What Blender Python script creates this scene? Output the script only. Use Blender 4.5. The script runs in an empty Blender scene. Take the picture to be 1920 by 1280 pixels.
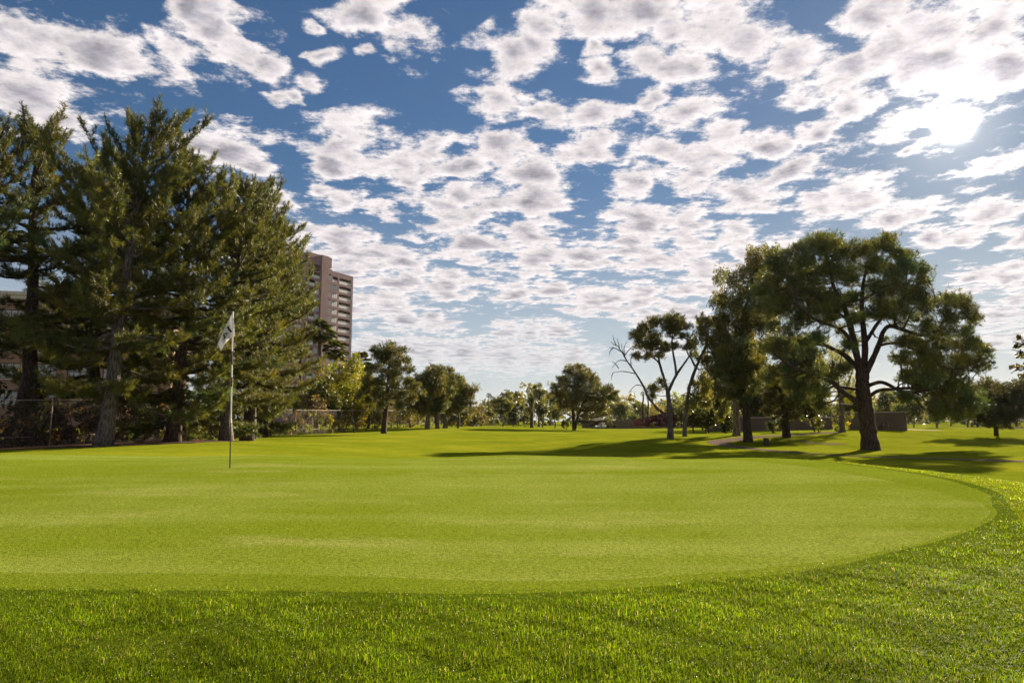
import bpy, math, random
import numpy as np
from mathutils import Vector, Matrix
from mathutils.geometry import tessellate_polygon

SC = bpy.context.scene
COL = SC.collection
rad = math.radians
R = np.random.default_rng(7)
random.seed(7)

# ------------------------------------------------------------------ camera
CAM_H, FPX, HOR = 1.0, 1280.0, 788.0          # eye height (m), focal length and horizon in photo pixels
PITCH = math.atan((HOR - 640.0) / FPX)
cam_d = bpy.data.cameras.new('camera')
cam_d.sensor_width = 36.0
cam_d.lens = FPX / 1920.0 * 36.0
cam_d.clip_start, cam_d.clip_end = 0.05, 6000.0
cam = bpy.data.objects.new('camera', cam_d)
COL.objects.link(cam)
cam.location = (0, 0, CAM_H)
cam.rotation_euler = (math.pi / 2 + PITCH, 0, 0)
SC.camera = cam

def ray(px, py):
    u, v = (px - 960.0) / FPX, (640.0 - py) / FPX
    c, s = math.cos(PITCH), math.sin(PITCH)
    return np.array([u, c - v * s, s + v * c])
def at(px, py, d):
    "point seen at a photo pixel, d metres ahead of the camera"
    r = ray(px, py)
    return np.array([0, 0, CAM_H]) + r * (d / r[1])

# ------------------------------------------------------------------ sun, sky, exposure
SUN_DIR = ray(1792, 236); SUN_DIR = SUN_DIR / np.linalg.norm(SUN_DIR)
SUN_EL = math.asin(SUN_DIR[2]); SUN_AZ = math.atan2(SUN_DIR[0], SUN_DIR[1])
sun_d = bpy.data.lights.new('sun', 'SUN')
sun_d.energy = 5.0
sun_d.angle = rad(1.0)
sun_d.color = (1.0, 0.86, 0.64)
sun = bpy.data.objects.new('sun', sun_d); COL.objects.link(sun)
sun.location = (40, 60, 60)
sun.rotation_euler = Vector(SUN_DIR).to_track_quat('Z', 'Y').to_euler()

SC.view_settings.view_transform = 'Standard'
SC.view_settings.look = 'None'
SC.view_settings.gamma = 1.0
SC.view_settings.use_curve_mapping = False
SC.view_settings.exposure = 1.85
SC.render.film_transparent = False
SC.cycles.use_denoising = True
SC.cycles.denoiser = 'OPENIMAGEDENOISE'
SC.cycles.max_bounces = 6
SC.cycles.diffuse_bounces = 3
SC.cycles.glossy_bounces = 2
SC.cycles.transmission_bounces = 4
SC.cycles.transparent_max_bounces = 8
SC.cycles.caustics_reflective = False
SC.cycles.caustics_refractive = False
SC.cycles.sample_clamp_indirect = 4.0

class NT:
    "small helper for node trees"
    def __init__(s, tree): s.t = tree; s.n = tree.nodes; s.l = tree.links
    def new(s, typ, **kw):
        n = s.n.new(typ)
        for k, v in kw.items(): setattr(n, k, v)
        return n
    def put(s, sock, v):
        if isinstance(v, bpy.types.NodeSocket): s.l.new(v, sock)
        else: sock.default_value = v
    def math(s, op, a, b=None, c=None, clamp=False):
        n = s.new('ShaderNodeMath', operation=op, use_clamp=clamp)
        s.put(n.inputs[0], a)
        if b is not None: s.put(n.inputs[1], b)
        if c is not None: s.put(n.inputs[2], c)
        return n.outputs[0]
    def vmath(s, op, a, b=None, out=0):
        n = s.new('ShaderNodeVectorMath', operation=op)
        s.put(n.inputs[0], a)
        if b is not None:
            s.put(n.inputs['Scale'] if op == 'SCALE' else n.inputs[1], b)
        return n.outputs[out]
    def smooth(s, v, a, b, c=0.0, d=1.0):
        n = s.new('ShaderNodeMapRange', interpolation_type='SMOOTHSTEP')
        for k, x in zip(range(5), (v, a, b, c, d)): s.put(n.inputs[k], x)
        return n.outputs[0]
    def mix(s, f, a, b, blend='MIX'):
        n = s.new('ShaderNodeMix', data_type='RGBA', blend_type=blend)
        s.put(n.inputs[0], f); s.put(n.inputs[6], a); s.put(n.inputs[7], b)
        return n.outputs[2]
    def noise(s, vec, scale, detail=4, rough=0.55, dist=0.0, out=0):
        n = s.new('ShaderNodeTexNoise')
        if vec is not None: s.put(n.inputs['Vector'], vec)
        s.put(n.inputs['Scale'], scale); s.put(n.inputs['Detail'], detail)
        s.put(n.inputs['Roughness'], rough); s.put(n.inputs['Distortion'], dist)
        return n.outputs[out]

SKY_STRENGTH = 0.05
world = bpy.data.worlds.new('World'); SC.world = world; world.use_nodes = True
w = NT(world.node_tree); w.n.clear()
sky = w.new('ShaderNodeTexSky', sky_type='NISHITA')
sky.sun_disc = False
sky.sun_elevation = SUN_EL
sky.sun_rotation = SUN_AZ
sky.altitude = 350.0
sky.air_density = 1.0; sky.dust_density = 0.2; sky.ozone_density = 2.2
tc = w.new('ShaderNodeTexCoord')
D = w.vmath('NORMALIZE', tc.outputs['Generated'])
sep = w.new('ShaderNodeSeparateXYZ'); w.l.new(D, sep.inputs[0])
dz = sep.outputs[2]
# the cloud deck: heaps of altocumulus, centre and size in degrees of sky taken from the photograph
CLOUDS = [(60,85,100,48,5),(170,95,115,58,10),(240,130,50,30,20),(10,50,45,45,0),(60,195,130,60,20),(-40,150,70,60,0),(110,225,75,42,20),
 (400,40,115,36,10),(455,100,95,52,8),(350,92,80,32,20),(500,120,48,34,0),(580,75,20,50,-28),(604,106,28,20,30),(520,180,52,15,-20),(575,152,26,20,0),
 (690,25,95,38,15),(765,62,52,38,20),(680,95,20,14,0),(345,5,50,22,0),
 (655,265,88,46,8),(745,305,85,62,20),(765,345,62,32,0),(620,315,52,30,0),(815,272,30,24,0),(430,285,88,42,0),(480,312,52,32,0),(375,275,40,28,0),
 (500,372,46,32,30),(560,440,52,36,20),(640,458,95,36,5),(630,370,72,18,15),(700,392,52,15,0),
 (950,112,52,52,0),(1005,88,52,42,0),(918,42,46,18,0),(1035,38,62,36,0),(1110,28,92,40,10),(1190,18,95,40,0),
 (930,190,62,38,0),(1012,212,42,42,0),(930,275,78,42,0),(992,330,105,36,5),(870,312,52,24,0),(1005,372,105,40,0),(880,372,92,42,0),(850,405,82,34,0),
 (1120,90,36,15,0),(1132,132,42,26,0),(1100,278,62,42,0),(1122,222,52,36,0),
 (1220,102,54,52,0),(1285,122,82,42,0),(1250,58,60,38,0),(1355,28,112,52,0),(1400,82,92,42,10),(1482,112,92,36,5),
 (1285,215,74,32,15),(1362,238,62,30,10),(1222,188,42,20,0),(1220,292,62,36,0),(1292,332,72,42,0),(1200,342,52,26,0),(1335,300,60,40,0),
 (1432,272,74,26,20),(1482,312,62,36,15),(1402,372,82,32,0),(1500,190,42,22,0),(1540,250,54,24,20),
 (1600,132,82,62,0),(1640,28,92,36,0),(1660,88,92,42,0),(1755,60,105,62,0),(1860,50,92,52,0),(1725,132,92,62,0),(1805,152,105,62,0),(1890,132,62,52,0),(1604,205,54,42,0),(1690,228,62,28,0),(1775,228,85,34,0),
 (1602,372,115,42,5),(1685,402,82,24,0),(1540,382,52,32,0),(1692,285,18,11,0),(1865,312,76,26,-10),(1855,392,74,32,0),(1930,440,66,32,0),(1780,446,74,16,0),
 (1200,412,84,36,5),(1292,422,84,30,0),(1182,462,94,30,0),(900,452,115,40,0),(1000,442,84,30,0),(1052,482,115,26,0),(1252,482,104,26,0),(1382,432,62,26,0),(1425,470,80,18,0),(1352,502,84,20,0),
 (720,482,115,26,0),(650,505,84,32,0),(800,532,125,26,0),(1000,546,94,18,0),(1152,562,135,24,0),(1252,590,104,18,0),(1305,540,84,24,0),(700,572,104,24,0),(785,602,84,20,0),(1000,620,100,12,0),(870,662,160,14,0),(740,650,110,15,0),(1010,672,130,12,0),(1235,652,70,9,0),
 (1855,522,84,18,0),(1875,592,76,26,0),(1885,640,70,20,0),(540,560,90,40,0),(470,480,60,40,0),(1930,560,70,20,0)]
pz = w.math('ADD', w.math('MAXIMUM', dz, 0.0), 0.07)
comb = w.new('ShaderNodeCombineXYZ')
w.l.new(w.math('DIVIDE', sep.outputs[0], pz), comb.inputs[0])
w.l.new(w.math('DIVIDE', sep.outputs[1], pz), comb.inputs[1])
P = comb.outputs[0]
azim = w.math('ARCTAN2', sep.outputs[0], sep.outputs[1])
elev = w.math('ARCSINE', dz)
qv = w.new('ShaderNodeCombineXYZ'); w.l.new(azim, qv.inputs[0]); w.l.new(w.math('MULTIPLY', elev, 1.75), qv.inputs[1])
wn = w.noise(P, 5.5, 3, 0.6, 0.0, out=1)
wv = w.vmath('MULTIPLY', w.vmath('SUBTRACT', wn, (0.5, 0.5, 0.5)), (0.16, 0.16, 0.0))
Q = w.vmath('ADD', qv.outputs[0], w.vmath('SCALE', wv, w.math('ADD', dz, 0.12)))
n1 = w.noise(P, 6.2, 9, 0.68)
sunp = Vector((SUN_DIR[0], SUN_DIR[1], 0)).normalized() * 0.030
n2 = w.noise(w.vmath('ADD', P, tuple(sunp)), 6.2, 7, 0.68)
cosS = w.math('MAXIMUM', w.vmath('DOT_PRODUCT', D, tuple(SUN_DIR), out='Value'), 0.0)
glowW = w.math('POWER', cosS, 26.0)
glowN = w.math('POWER', cosS, 480.0)
glowC = w.math('POWER', cosS, 14000.0)
glow = w.math('ADD', w.math('MULTIPLY_ADD', glowW, 0.12, 1.0), w.math('MULTIPLY', glowN, 0.8))
hs = w.new('ShaderNodeHueSaturation'); hs.inputs['Saturation'].default_value = 1.10
w.l.new(sky.outputs[0], hs.inputs['Color'])
skyc = w.vmath('SCALE', hs.outputs[0], SKY_STRENGTH)
lum = w.vmath('DOT_PRODUCT', skyc, (0.25, 0.55, 0.20), out='Value')
skyc = w.vmath('SCALE', skyc, w.math('DIVIDE', 0.58, w.math('MULTIPLY_ADD', lum, 2.9, 1.0)))
skyc = w.vmath('MULTIPLY', skyc, (0.78, 0.90, 0.99))
low = w.smooth(dz, 0.34, 0.0)
skyc = w.mix(w.math('MULTIPLY', low, 0.72), skyc, (0.192, 0.204, 0.216, 1))
sg = w.vmath('ADD', w.vmath('SCALE', (1.0, 0.93, 0.82), w.math('MULTIPLY', glowN, 0.085)),
             w.vmath('SCALE', (1.0, 0.95, 0.86), w.math('MULTIPLY', glowC, 3.0)))
lowfade = w.math("MULTIPLY", w.smooth(dz, 0.0, 0.20, 0.30, 0.97), w.smooth(dz, -0.01, 0.02))

def heaps_of_view():
    "cloud heaps as circles (azimuth, 1.75 * elevation, radius)"
    out = []
    for (cx, cy, rx, ry, ro) in CLOUDS:
        c = ray(cx, cy); c = c / np.linalg.norm(c)
        az, el = math.atan2(c[0], c[1]), math.asin(c[2])
        k = 1.28 / FPX / (1.0 + ((cx - 960) / FPX) ** 2 * 0.6)
        ra, rb = rx * k, ry * k * 1.75
        if ra > 1.9 * rb:                  # a long bank: two or three heaps side by side
            n = 3 if ra > 3.2 * rb else 2
            for j in range(n):
                o = (j - (n - 1) / 2) * (ra * 2 - rb * 2) / max(n - 1, 1) * 0.43
                out.append((az + o * math.cos(rad(ro)), 1.75 * (el - o * math.sin(rad(ro))), max(rb * 1.1, ra * (0.42 if n == 3 else 0.55))))
        elif rb > 1.9 * ra:
            out += [(az, 1.75 * el + j * (rb - ra) * 0.5, ra * 1.1) for j in (-1, 1)]
        else:
            out.append((az, 1.75 * el, math.sqrt(ra * rb)))
    return out

def cloud_background(dens):
    "sky and clouds for one density field"
    dens = w.math('MAXIMUM', dens, -0.22)
    d85 = w.math('MULTIPLY', dens, 0.85)
    full = w.math('MULTIPLY_ADD', w.math('SUBTRACT', n1, 0.5), 2.85, d85)
    full2 = w.math('MULTIPLY_ADD', w.math('SUBTRACT', n2, 0.5), 2.85, d85)
    alpha = w.smooth(full, 0.03, 0.52)
    thick = w.smooth(full, 0.34, 1.15)
    side = w.math('MULTIPLY', w.math('SUBTRACT', full, full2), 0.62)
    lit = w.math('ADD', w.math('MULTIPLY_ADD', thick, -0.64, 1.10), side)
    lit = w.math('MINIMUM', w.math('MAXIMUM', lit, 0.30), 1.25)
    ccol = w.mix(thick, (0.93, 0.86, 0.84, 1), (0.75, 0.71, 0.80, 1))
    cl = w.vmath('SCALE', ccol, w.math('MULTIPLY', w.math('MULTIPLY', lit, 0.275), glow))
    mixed = w.mix(w.math('MULTIPLY', alpha, lowfade), skyc, cl)
    bg = w.new('ShaderNodeBackground'); w.l.new(w.vmath('ADD', mixed, sg), bg.inputs[0])
    bg.inputs[1].default_value = 1.0
    return bg.outputs[0]

ZONES = [-0.36, -0.14, 0.06, 0.24, 0.42]       # azimuth borders between the shader's zones (same field on both sides)
HEAPS = heaps_of_view()
def zone(lo, hi):
    dens = None
    for (a, e, r) in HEAPS:
        if a + 1.3 * r + 0.05 < lo or a - 1.3 * r - 0.05 > hi: continue
        t = w.math('MULTIPLY_ADD', w.vmath('DISTANCE', Q, (a, e, 0.0), out='Value'), -1.0 / r, 1.0)
        dens = t if dens is None else w.math('MAXIMUM', dens, t)
    return dens
shader = None
edges = [-9.0] + ZONES + [9.0]
for i in range(len(edges) - 1):
    sh = cloud_background(zone(edges[i], edges[i + 1]))
    if shader is None: shader = sh
    else:
        mx = w.new('ShaderNodeMixShader')
        w.l.new(w.math('GREATER_THAN', azim, edges[i]), mx.inputs[0])
        w.l.new(shader, mx.inputs[1]); w.l.new(sh, mx.inputs[2]); shader = mx.outputs[0]
# outside the view the same broken deck goes on
generic = w.smooth(w.noise(P, 1.9, 2, 0.5), 0.40, 0.68, -0.22, 0.7)
vdir = ray(960, 400); vdir /= np.linalg.norm(vdir)
cosv = w.vmath('DOT_PRODUCT', D, tuple(vdir), out='Value')
mx = w.new('ShaderNodeMixShader')
w.l.new(w.math('LESS_THAN', cosv, 0.765), mx.inputs[0])
w.l.new(shader, mx.inputs[1]); w.l.new(cloud_background(generic), mx.inputs[2])
wo = w.new('ShaderNodeOutputWorld'); w.l.new(mx.outputs[0], wo.inputs[0])
world.cycles.sampling_method = 'MANUAL'
world.cycles.sample_map_resolution = 512

# ------------------------------------------------------------------ mesh helpers
def mesh_np(name, V, F3=None, F4=None, cols=None, smooth=False):
    me = bpy.data.meshes.new(name)
    V = np.asarray(V, dtype=np.float32).reshape(-1, 3)
    parts, starts, n0 = [], [], 0
    for F, k in ((F3, 3), (F4, 4)):
        if F is None or len(F) == 0: continue
        F = np.asarray(F, dtype=np.int32).reshape(-1, k)
        parts.append(F.ravel()); starts.append(n0 + np.arange(len(F), dtype=np.int32) * k); n0 += F.size
    loops = np.concatenate(parts); st = np.concatenate(starts)
    me.vertices.add(len(V)); me.vertices.foreach_set('co', V.ravel())
    me.loops.add(len(loops)); me.loops.foreach_set('vertex_index', loops)
    me.polygons.add(len(st)); me.polygons.foreach_set('loop_start', st)
    me.polygons.foreach_set('use_smooth', np.full(len(st), bool(smooth)))
    me.update(calc_edges=True)
    if cols is not None:
        a = me.color_attributes.new('col', 'FLOAT_COLOR', 'POINT')
        c = np.ones((len(V), 4), dtype=np.float32); c[:, :3] = cols
        a.data.foreach_set('color', c.ravel())
    return me

class MB:
    "collects simple solids, builds ONE mesh"
    def __init__(s): s.V, s.F3, s.F4, s.n = [], [], [], 0
    def add(s, V, F3=None, F4=None):
        V = np.asarray(V, float).reshape(-1, 3)
        s.V.append(V)
        if F3 is not None and len(F3): s.F3.append(np.asarray(F3).reshape(-1, 3) + s.n)
        if F4 is not None and len(F4): s.F4.append(np.asarray(F4).reshape(-1, 4) + s.n)
        s.n += len(V); return s
    def box(s, x0, x1, y0, y1, z0, z1, M=None):
        V = np.array([[x, y, z] for z in (z0, z1) for y in (y0, y1) for x in (x0, x1)], float)
        if M is not None: V = V @ np.asarray(M)[:3, :3].T + np.asarray(M)[:3, 3]
        return s.add(V, None, [[0, 2, 3, 1], [4, 5, 7, 6], [0, 1, 5, 4], [2, 6, 7, 3], [0, 4, 6, 2], [1, 3, 7, 5]])
    def tube(s, pts, rads, sides=6, cap=True):
        V, F4, F3 = tube(pts, rads, sides, cap); return s.add(V, F3, F4)
    def build(s, name, mat, parent=None, smooth=False, cols=None):
        me = mesh_np(name, np.concatenate(s.V), np.concatenate(s.F3) if s.F3 else None, np.concatenate(s.F4) if s.F4 else None, cols, smooth)
        return obj(name, me, mat, parent)

def tube(pts, rads, sides=6, cap=True):
    P = np.asarray(pts, float); n = len(P); r = np.broadcast_to(np.asarray(rads, float), (n,))
    T = np.gradient(P, axis=0); T /= np.linalg.norm(T, axis=1)[:, None] + 1e-9
    ref = np.array([0.0, 0, 1]) if abs(T[:, 2]).mean() < 0.8 else np.array([1.0, 0, 0])
    A = np.cross(T, ref); A /= np.linalg.norm(A, axis=1)[:, None] + 1e-9
    B = np.cross(T, A)
    th = np.arange(sides) / sides * 2 * np.pi
    V = (P[:, None] + r[:, None, None] * (np.cos(th)[None, :, None] * A[:, None] + np.sin(th)[None, :, None] * B[:, None])).reshape(-1, 3)
    i = np.arange(n - 1)[:, None] * sides; j = np.arange(sides)[None]; k = (j + 1) % sides
    F4 = np.stack([i + j, i + k, i + sides + k, i + sides + j], -1).reshape(-1, 4)
    F3 = []
    if cap:
        V = np.concatenate([V, P[:1], P[-1:]]); c0, c1 = n * sides, n * sides + 1
        F3 = [[c0, (q + 1) % sides, q] for q in range(sides)] + [[c1, (n - 1) * sides + q, (n - 1) * sides + (q + 1) % sides] for q in range(sides)]
    return V, F4, np.array(F3, int).reshape(-1, 3)

def obj(name, me, mat=None, parent=None):
    o = bpy.data.objects.new(name, me); COL.objects.link(o)
    if mat is not None and me is not None and len(me.materials) == 0: me.materials.append(mat)
    if parent is not None: o.parent = parent
    return o
def tag(o, label=None, cat=None, group=None, kind=None):
    if label: o['label'] = label
    if cat: o['category'] = cat
    if group: o['group'] = group
    if kind: o['kind'] = kind
    return o
def thing(name, label, cat, loc=(0, 0, 0), rz=0.0, group=None):
    o = bpy.data.objects.new(name, None); COL.objects.link(o)
    o.empty_display_size = 0.2
    o.location = loc; o.rotation_euler = (0, 0, rz)
    return tag(o, label, cat, group)
def copy_tree(o, parent=None):
    c = o.copy(); COL.objects.link(c); c.parent = parent
    for ch in list(o.children): copy_tree(ch, c)
    return c

# ------------------------------------------------------------------ materials
MATS = {}
def mat(name, build):
    m = bpy.data.materials.new(name); m.use_nodes = True
    t = NT(m.node_tree); t.n.clear()
    out = t.new('ShaderNodeOutputMaterial')
    sh, disp = build(t)
    t.l.new(sh, out.inputs[0])
    MATS[name] = m; return m
def pbsdf(t, col, rough=0.6, spec=0.3, normal=None, metal=0.0):
    p = t.new('ShaderNodeBsdfPrincipled')
    t.put(p.inputs['Base Color'], col); t.put(p.inputs['Roughness'], rough); t.put(p.inputs['Metallic'], metal)
    t.put(p.inputs['Specular IOR Level'], spec)
    if normal is not None: t.l.new(normal, p.inputs['Normal'])
    return p.outputs[0]
def bump(t, h, strength=0.4, dist=0.02):
    b = t.new('ShaderNodeBump'); b.inputs['Strength'].default_value = strength; b.inputs['Distance'].default_value = dist
    t.l.new(h, b.inputs['Height']); return b.outputs[0]
def C(r, g, b): return (r, g, b, 1.0)
def objco(t): return t.new('ShaderNodeTexCoord').outputs['Object']
def geopos(t): return t.new('ShaderNodeNewGeometry').outputs['Position']

def m_plain(name, a, b, scale=3.0, rough=0.6, spec=0.3, bs=0.25, bd=0.02, detail=6, stretch=(1, 1, 1), metal=0.0):
    def f(t):
        v = t.vmath('MULTIPLY', objco(t), stretch)
        n = t.noise(v, scale, detail, 0.62)
        fine = t.noise(v, scale * 9, 3, 0.6)
        f2 = t.smooth(t.math('MULTIPLY_ADD', fine, 0.35, t.math('MULTIPLY', n, 0.8)), 0.40, 0.78)
        return pbsdf(t, t.mix(f2, C(*a), C(*b)), rough, spec, bump(t, t.math('ADD', n, t.math('MULTIPLY', fine, 0.4)), bs, bd), metal), None
    return mat(name, f)

def m_leaf(name, trans=0.42, rough=0.55, spec=0.25, sat=1.0):
    def f(t):
        at_ = t.new('ShaderNodeAttribute', attribute_name='col')
        hs = t.new('ShaderNodeHueSaturation'); hs.inputs['Saturation'].default_value = sat
        t.l.new(at_.outputs['Color'], hs.inputs['Color'])
        # a leaf lets yellower light through than it reflects
        tcol = t.vmath('MULTIPLY', hs.outputs[0], (1.55, 1.45, 0.55))
        tr = t.new('ShaderNodeBsdfTranslucent'); t.l.new(tcol, tr.inputs[0])
        mx = t.new('ShaderNodeMixShader'); mx.inputs[0].default_value = trans
        t.l.new(pbsdf(t, hs.outputs[0], rough, spec), mx.inputs[1]); t.l.new(tr.outputs[0], mx.inputs[2])
        return mx.outputs[0], None
    return mat(name, f)

def m_bark(name, a, b, vs=1.0):
    def f(t):
        co = t.vmath('MULTIPLY', geopos(t), (1.0, 1.0, 0.22 * vs))
        n = t.noise(co, 14.0, 6, 0.7)
        big = t.noise(geopos(t), 1.3, 3, 0.5)
        ridge = t.smooth(n, 0.42, 0.60)
        c = t.mix(ridge, C(*a), C(*b))
        c = t.mix(t.math('MULTIPLY', big, 0.5), c, C(*[x * 0.6 for x in b]))
        return pbsdf(t, c, 0.85, 0.15, bump(t, n, 0.9, 0.06)), None
    return mat(name, f)

def m_turf(name, a, b, dry, stripe=0.0, fine=60.0, bs=0.5, sheen=0.0, patch=0.35):
    "mown grass: colour patches, fine grain, mowing bands"
    def f(t):
        p = geopos(t)
        big = t.noise(p, 0.16, 4, 0.55)
        mid = t.noise(p, 1.1, 5, 0.6)
        fn = t.noise(p, fine, 4, 0.7)
        vf = t.noise(p, fine * 4.0, 2, 0.6)
        wide = t.noise(t.vmath('MULTIPLY', p, (0.14, 1.5, 1.0)), 1.0, 3, 0.5)
        k = t.math('ADD', t.math('MULTIPLY', big, 0.45), t.math('MULTIPLY', mid, 0.30))
        k = t.math('ADD', k, t.math('MULTIPLY', wide, 0.25 + stripe))
        k = t.smooth(k, 0.38 + stripe * 0.5, 0.66 + stripe * 0.5)
        c = t.mix(k, C(*a), C(*b))
        dr = t.smooth(t.noise(t.vmath('MULTIPLY', p, (0.5, 1.6, 1)), 0.8, 5, 0.65), 0.52, 0.75)
        c = t.mix(t.math('MULTIPLY', dr, patch), c, C(*dry))
        g = t.smooth(t.math('MULTIPLY_ADD', vf, 0.5, t.math('MULTIPLY', fn, 0.5)), 0.32, 0.68, 0.42, 1.52)
        c = t.vmath('SCALE', c, g)
        nm = bump(t, t.math('MULTIPLY_ADD', vf, 0.6, fn), bs, 0.012)
        d = t.new('ShaderNodeBsdfDiffuse'); t.l.new(c, d.inputs[0]); t.l.new(nm, d.inputs['Normal'])
        return d.outputs[0], None
    return mat(name, f)

M_FAIR = m_turf('fairway_turf', (0.105, 0.135, 0.007), (0.195, 0.200, 0.013), (0.24, 0.215, 0.035), 0.0, 40.0, 0.5, patch=0.30)
M_GREEN = m_turf('green_turf', (0.128, 0.165, 0.012), (0.180, 0.212, 0.036), (0.25, 0.25, 0.075), 0.25, 38.0, 0.6, patch=0.6)
M_COLLAR = m_turf('collar_turf', (0.112, 0.150, 0.009), (0.152, 0.186, 0.018), (0.19, 0.19, 0.04), 0.0, 50.0, 0.6, patch=0.25)
M_ROUGH = m_turf('rough_thatch', (0.060, 0.090, 0.006), (0.092, 0.120, 0.009), (0.10, 0.09, 0.022), 0.0, 45.0, 0.8, patch=0.4)
M_SOIL = m_plain('mulch', (0.030, 0.016, 0.010), (0.115, 0.062, 0.038), 9.0, 0.95, 0.1, 0.9, 0.05)
M_PATH = m_plain('path_asphalt', (0.10, 0.072, 0.060), (0.16, 0.118, 0.10), 4.0, 1.0, 0.0, 0.4, 0.01)
M_SAND = m_plain('sand', (0.36, 0.27, 0.22), (0.46, 0.36, 0.29), 2.0, 1.0, 0.0, 0.4, 0.02)
M_PINE = m_leaf('pine_needles', 0.30, 0.5, 0.30)
M_LEAF = m_leaf('broad_leaves', 0.45, 0.5, 0.30)
M_BLADE = m_leaf('grass_blades', 0.52, 0.55, 0.02)
M_BARK = m_bark('pine_bark', (0.022, 0.015, 0.012), (0.100, 0.068, 0.055))
M_BARKG = m_bark('grey_bark', (0.05, 0.042, 0.040), (0.19, 0.155, 0.140))
M_PALE = m_bark('pale_bark', (0.09, 0.070, 0.055), (0.30, 0.24, 0.20), 0.5)
M_PALM = m_bark('palm_bark', (0.030, 0.020, 0.014), (0.105, 0.070, 0.050), 5.0)

# ------------------------------------------------------------------ the lie of the land
# surveyed spots: (pixel x, pixel y, distance) or (None, x, y, z)
SPOTS = [(431,878,10.15),(960,878,10.4),(1200,880,10.2),(0,872,10.6),(-500,872,10.6),
 (0,852,14.0),(-600,852,14.0),(500,853,14.5),(960,853.5,14.6),(1160,857,13.6),(1300,861.5,12.4),(1440,868,11.0),(1600,890,9.3),(1750,915,8.0),(1850,958,6.5),
 (1420,858,13.6),(1560,864,12.2),(1700,880,10.4),(1810,895,9.2),(1920,912,8.4),(2150,960,7.5),
 (195,836,33),(320,829,37),(425,826,40),(60,839,34),(-300,846,33),(300,838,30),(520,835,34),(600,820,52),(560,818,60),(640,813,70),(725,812,70),(480,828,45),
 (760,806,84),(820,804,88),(880,800,110),(700,830,46),(850,820,64),(860,843,40),(1000,836,46),(960,848,40),
 (1080,806.5,110),(960,812,80),(930,798,190),(1000,800.5,150),(1050,803,130),(1180,804,140),(1300,803.5,120),(1257,822,55),(1150,815,68),(1200,835,44),
 (1402,829,54),(1380,818,60),(1475,820,60),(1578,813,68),(1340,812,78),(1530,812,70),(1630,843,50),(1700,826,60),(1800,826,60),(1900,827,60),
 (1650,807,76),(1720,806,80),(1850,803,110),(1960,801,120),(2200,803,110),(1800,868,31),(1900,872,30),(1650,862,33),(1450,850,40),(1350,846,42),
 (1920,850,40),(2300,850,40),(100,812,60),(-300,818,60),(350,810,70),(-1000,845,36),
 (None,0,-6,0.0),(None,-8,-4,0.0),(None,8,-4,0.0),(None,0,1.0,0.0),(None,-3,1.5,0.0),(None,3,1.5,0.0),(None,-6,3,0.02),(None,6,3,0.0),
 (None,-2.6,4.0,0.02),(None,0,3.9,0.02),(None,2.2,4.4,0.04),(None,4,5.0,0.05),(None,0,2.6,0.0),(None,-12,5,0.05),(None,9,5,0.0),(None,12,8,-0.1),
 (None,-1.5,6.3,0.13),(None,1.5,6.3,0.12),(None,-6,7.0,0.15),
 (None,-7,19,-0.06),(None,-16,19,0.0),(None,0,20,-0.35),(None,4,19,-0.45),(None,9,18,-0.55),(None,13,18,-0.6),(None,16,16,-0.55),(None,0,28,-0.75),(None,-8,27,-0.35),(None,10,27,-0.8),
 (None,0,300,-0.3),(None,-200,300,0.0),(None,200,300,0.0),(None,0,900,-1.0),(None,-700,900,0),(None,700,900,0),(None,0,2200,-2),(None,-1800,2200,0),(None,1800,2200,0),
 (None,60,90,0.0),(None,-60,80,0.0),(None,-60,30,0.0),(None,50,30,-0.7)]
def warp(x, y):
    s = np.maximum(y, -3.7) + 4.0
    return np.clip(x / s, -2.2, 2.2) * 2.2, np.log(s)
_pts = []
for s_ in SPOTS:
    _pts.append(s_[1:] if s_[0] is None else tuple(at(*s_)))
_pts = np.array(_pts, float)
_U = np.stack(warp(_pts[:, 0], _pts[:, 1]), 1)
def _phi(r2): return 0.5 * r2 * np.log(r2 + 1e-12)
_n = len(_U)
_K = _phi(((_U[:, None] - _U[None]) ** 2).sum(-1)) + np.eye(_n) * 0.002
_Pm = np.concatenate([np.ones((_n, 1)), _U], 1)
_A = np.block([[_K, _Pm], [_Pm.T, np.zeros((3, 3))]])
_w = np.linalg.solve(_A, np.concatenate([_pts[:, 2], np.zeros(3)]))
def terrain(x, y):
    x = np.asarray(x, float); y = np.asarray(y, float); sh = np.broadcast(x, y).shape
    x = np.broadcast_to(x, sh).ravel(); y = np.broadcast_to(y, sh).ravel()
    a, b = warp(x, y); U = np.stack([a, b], 1); z = np.empty(len(U))
    for i in range(0, len(U), 20000):
        q = U[i:i + 20000]
        z[i:i + 20000] = _phi(((q[:, None] - _U[None]) ** 2).sum(-1)) @ _w[:_n] + _w[_n] + q @ _w[_n + 1:]
    z = np.clip(z, -2.5, 1.6)
    return z.reshape(sh) if sh else float(z[0])
def ground_at(px, d):
    "ground point d metres ahead in pixel column px"
    x = (px - 960.0) / FPX * d / math.cos(PITCH)
    for _ in range(4):
        z = float(terrain(x, d))
        depth = d * math.cos(PITCH) + (z - CAM_H) * math.sin(PITCH)
        x = (px - 960.0) / FPX * depth
    return np.array([x, d, float(terrain(x, d))])
def hit(px, py, dmin=1.0, dmax=900.0):
    "first ground point seen at a pixel beyond dmin"
    r = ray(px, py); r = r / r[1]
    ds = np.geomspace(dmin, dmax, 900)
    zz = CAM_H + r[2] * ds; g = terrain(r[0] * ds, ds)
    k = np.where(zz <= g)[0]
    if len(k) == 0: return None
    d = ds[k[0]]
    return np.array([r[0] * d, d, float(terrain(r[0] * d, d))])

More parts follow.
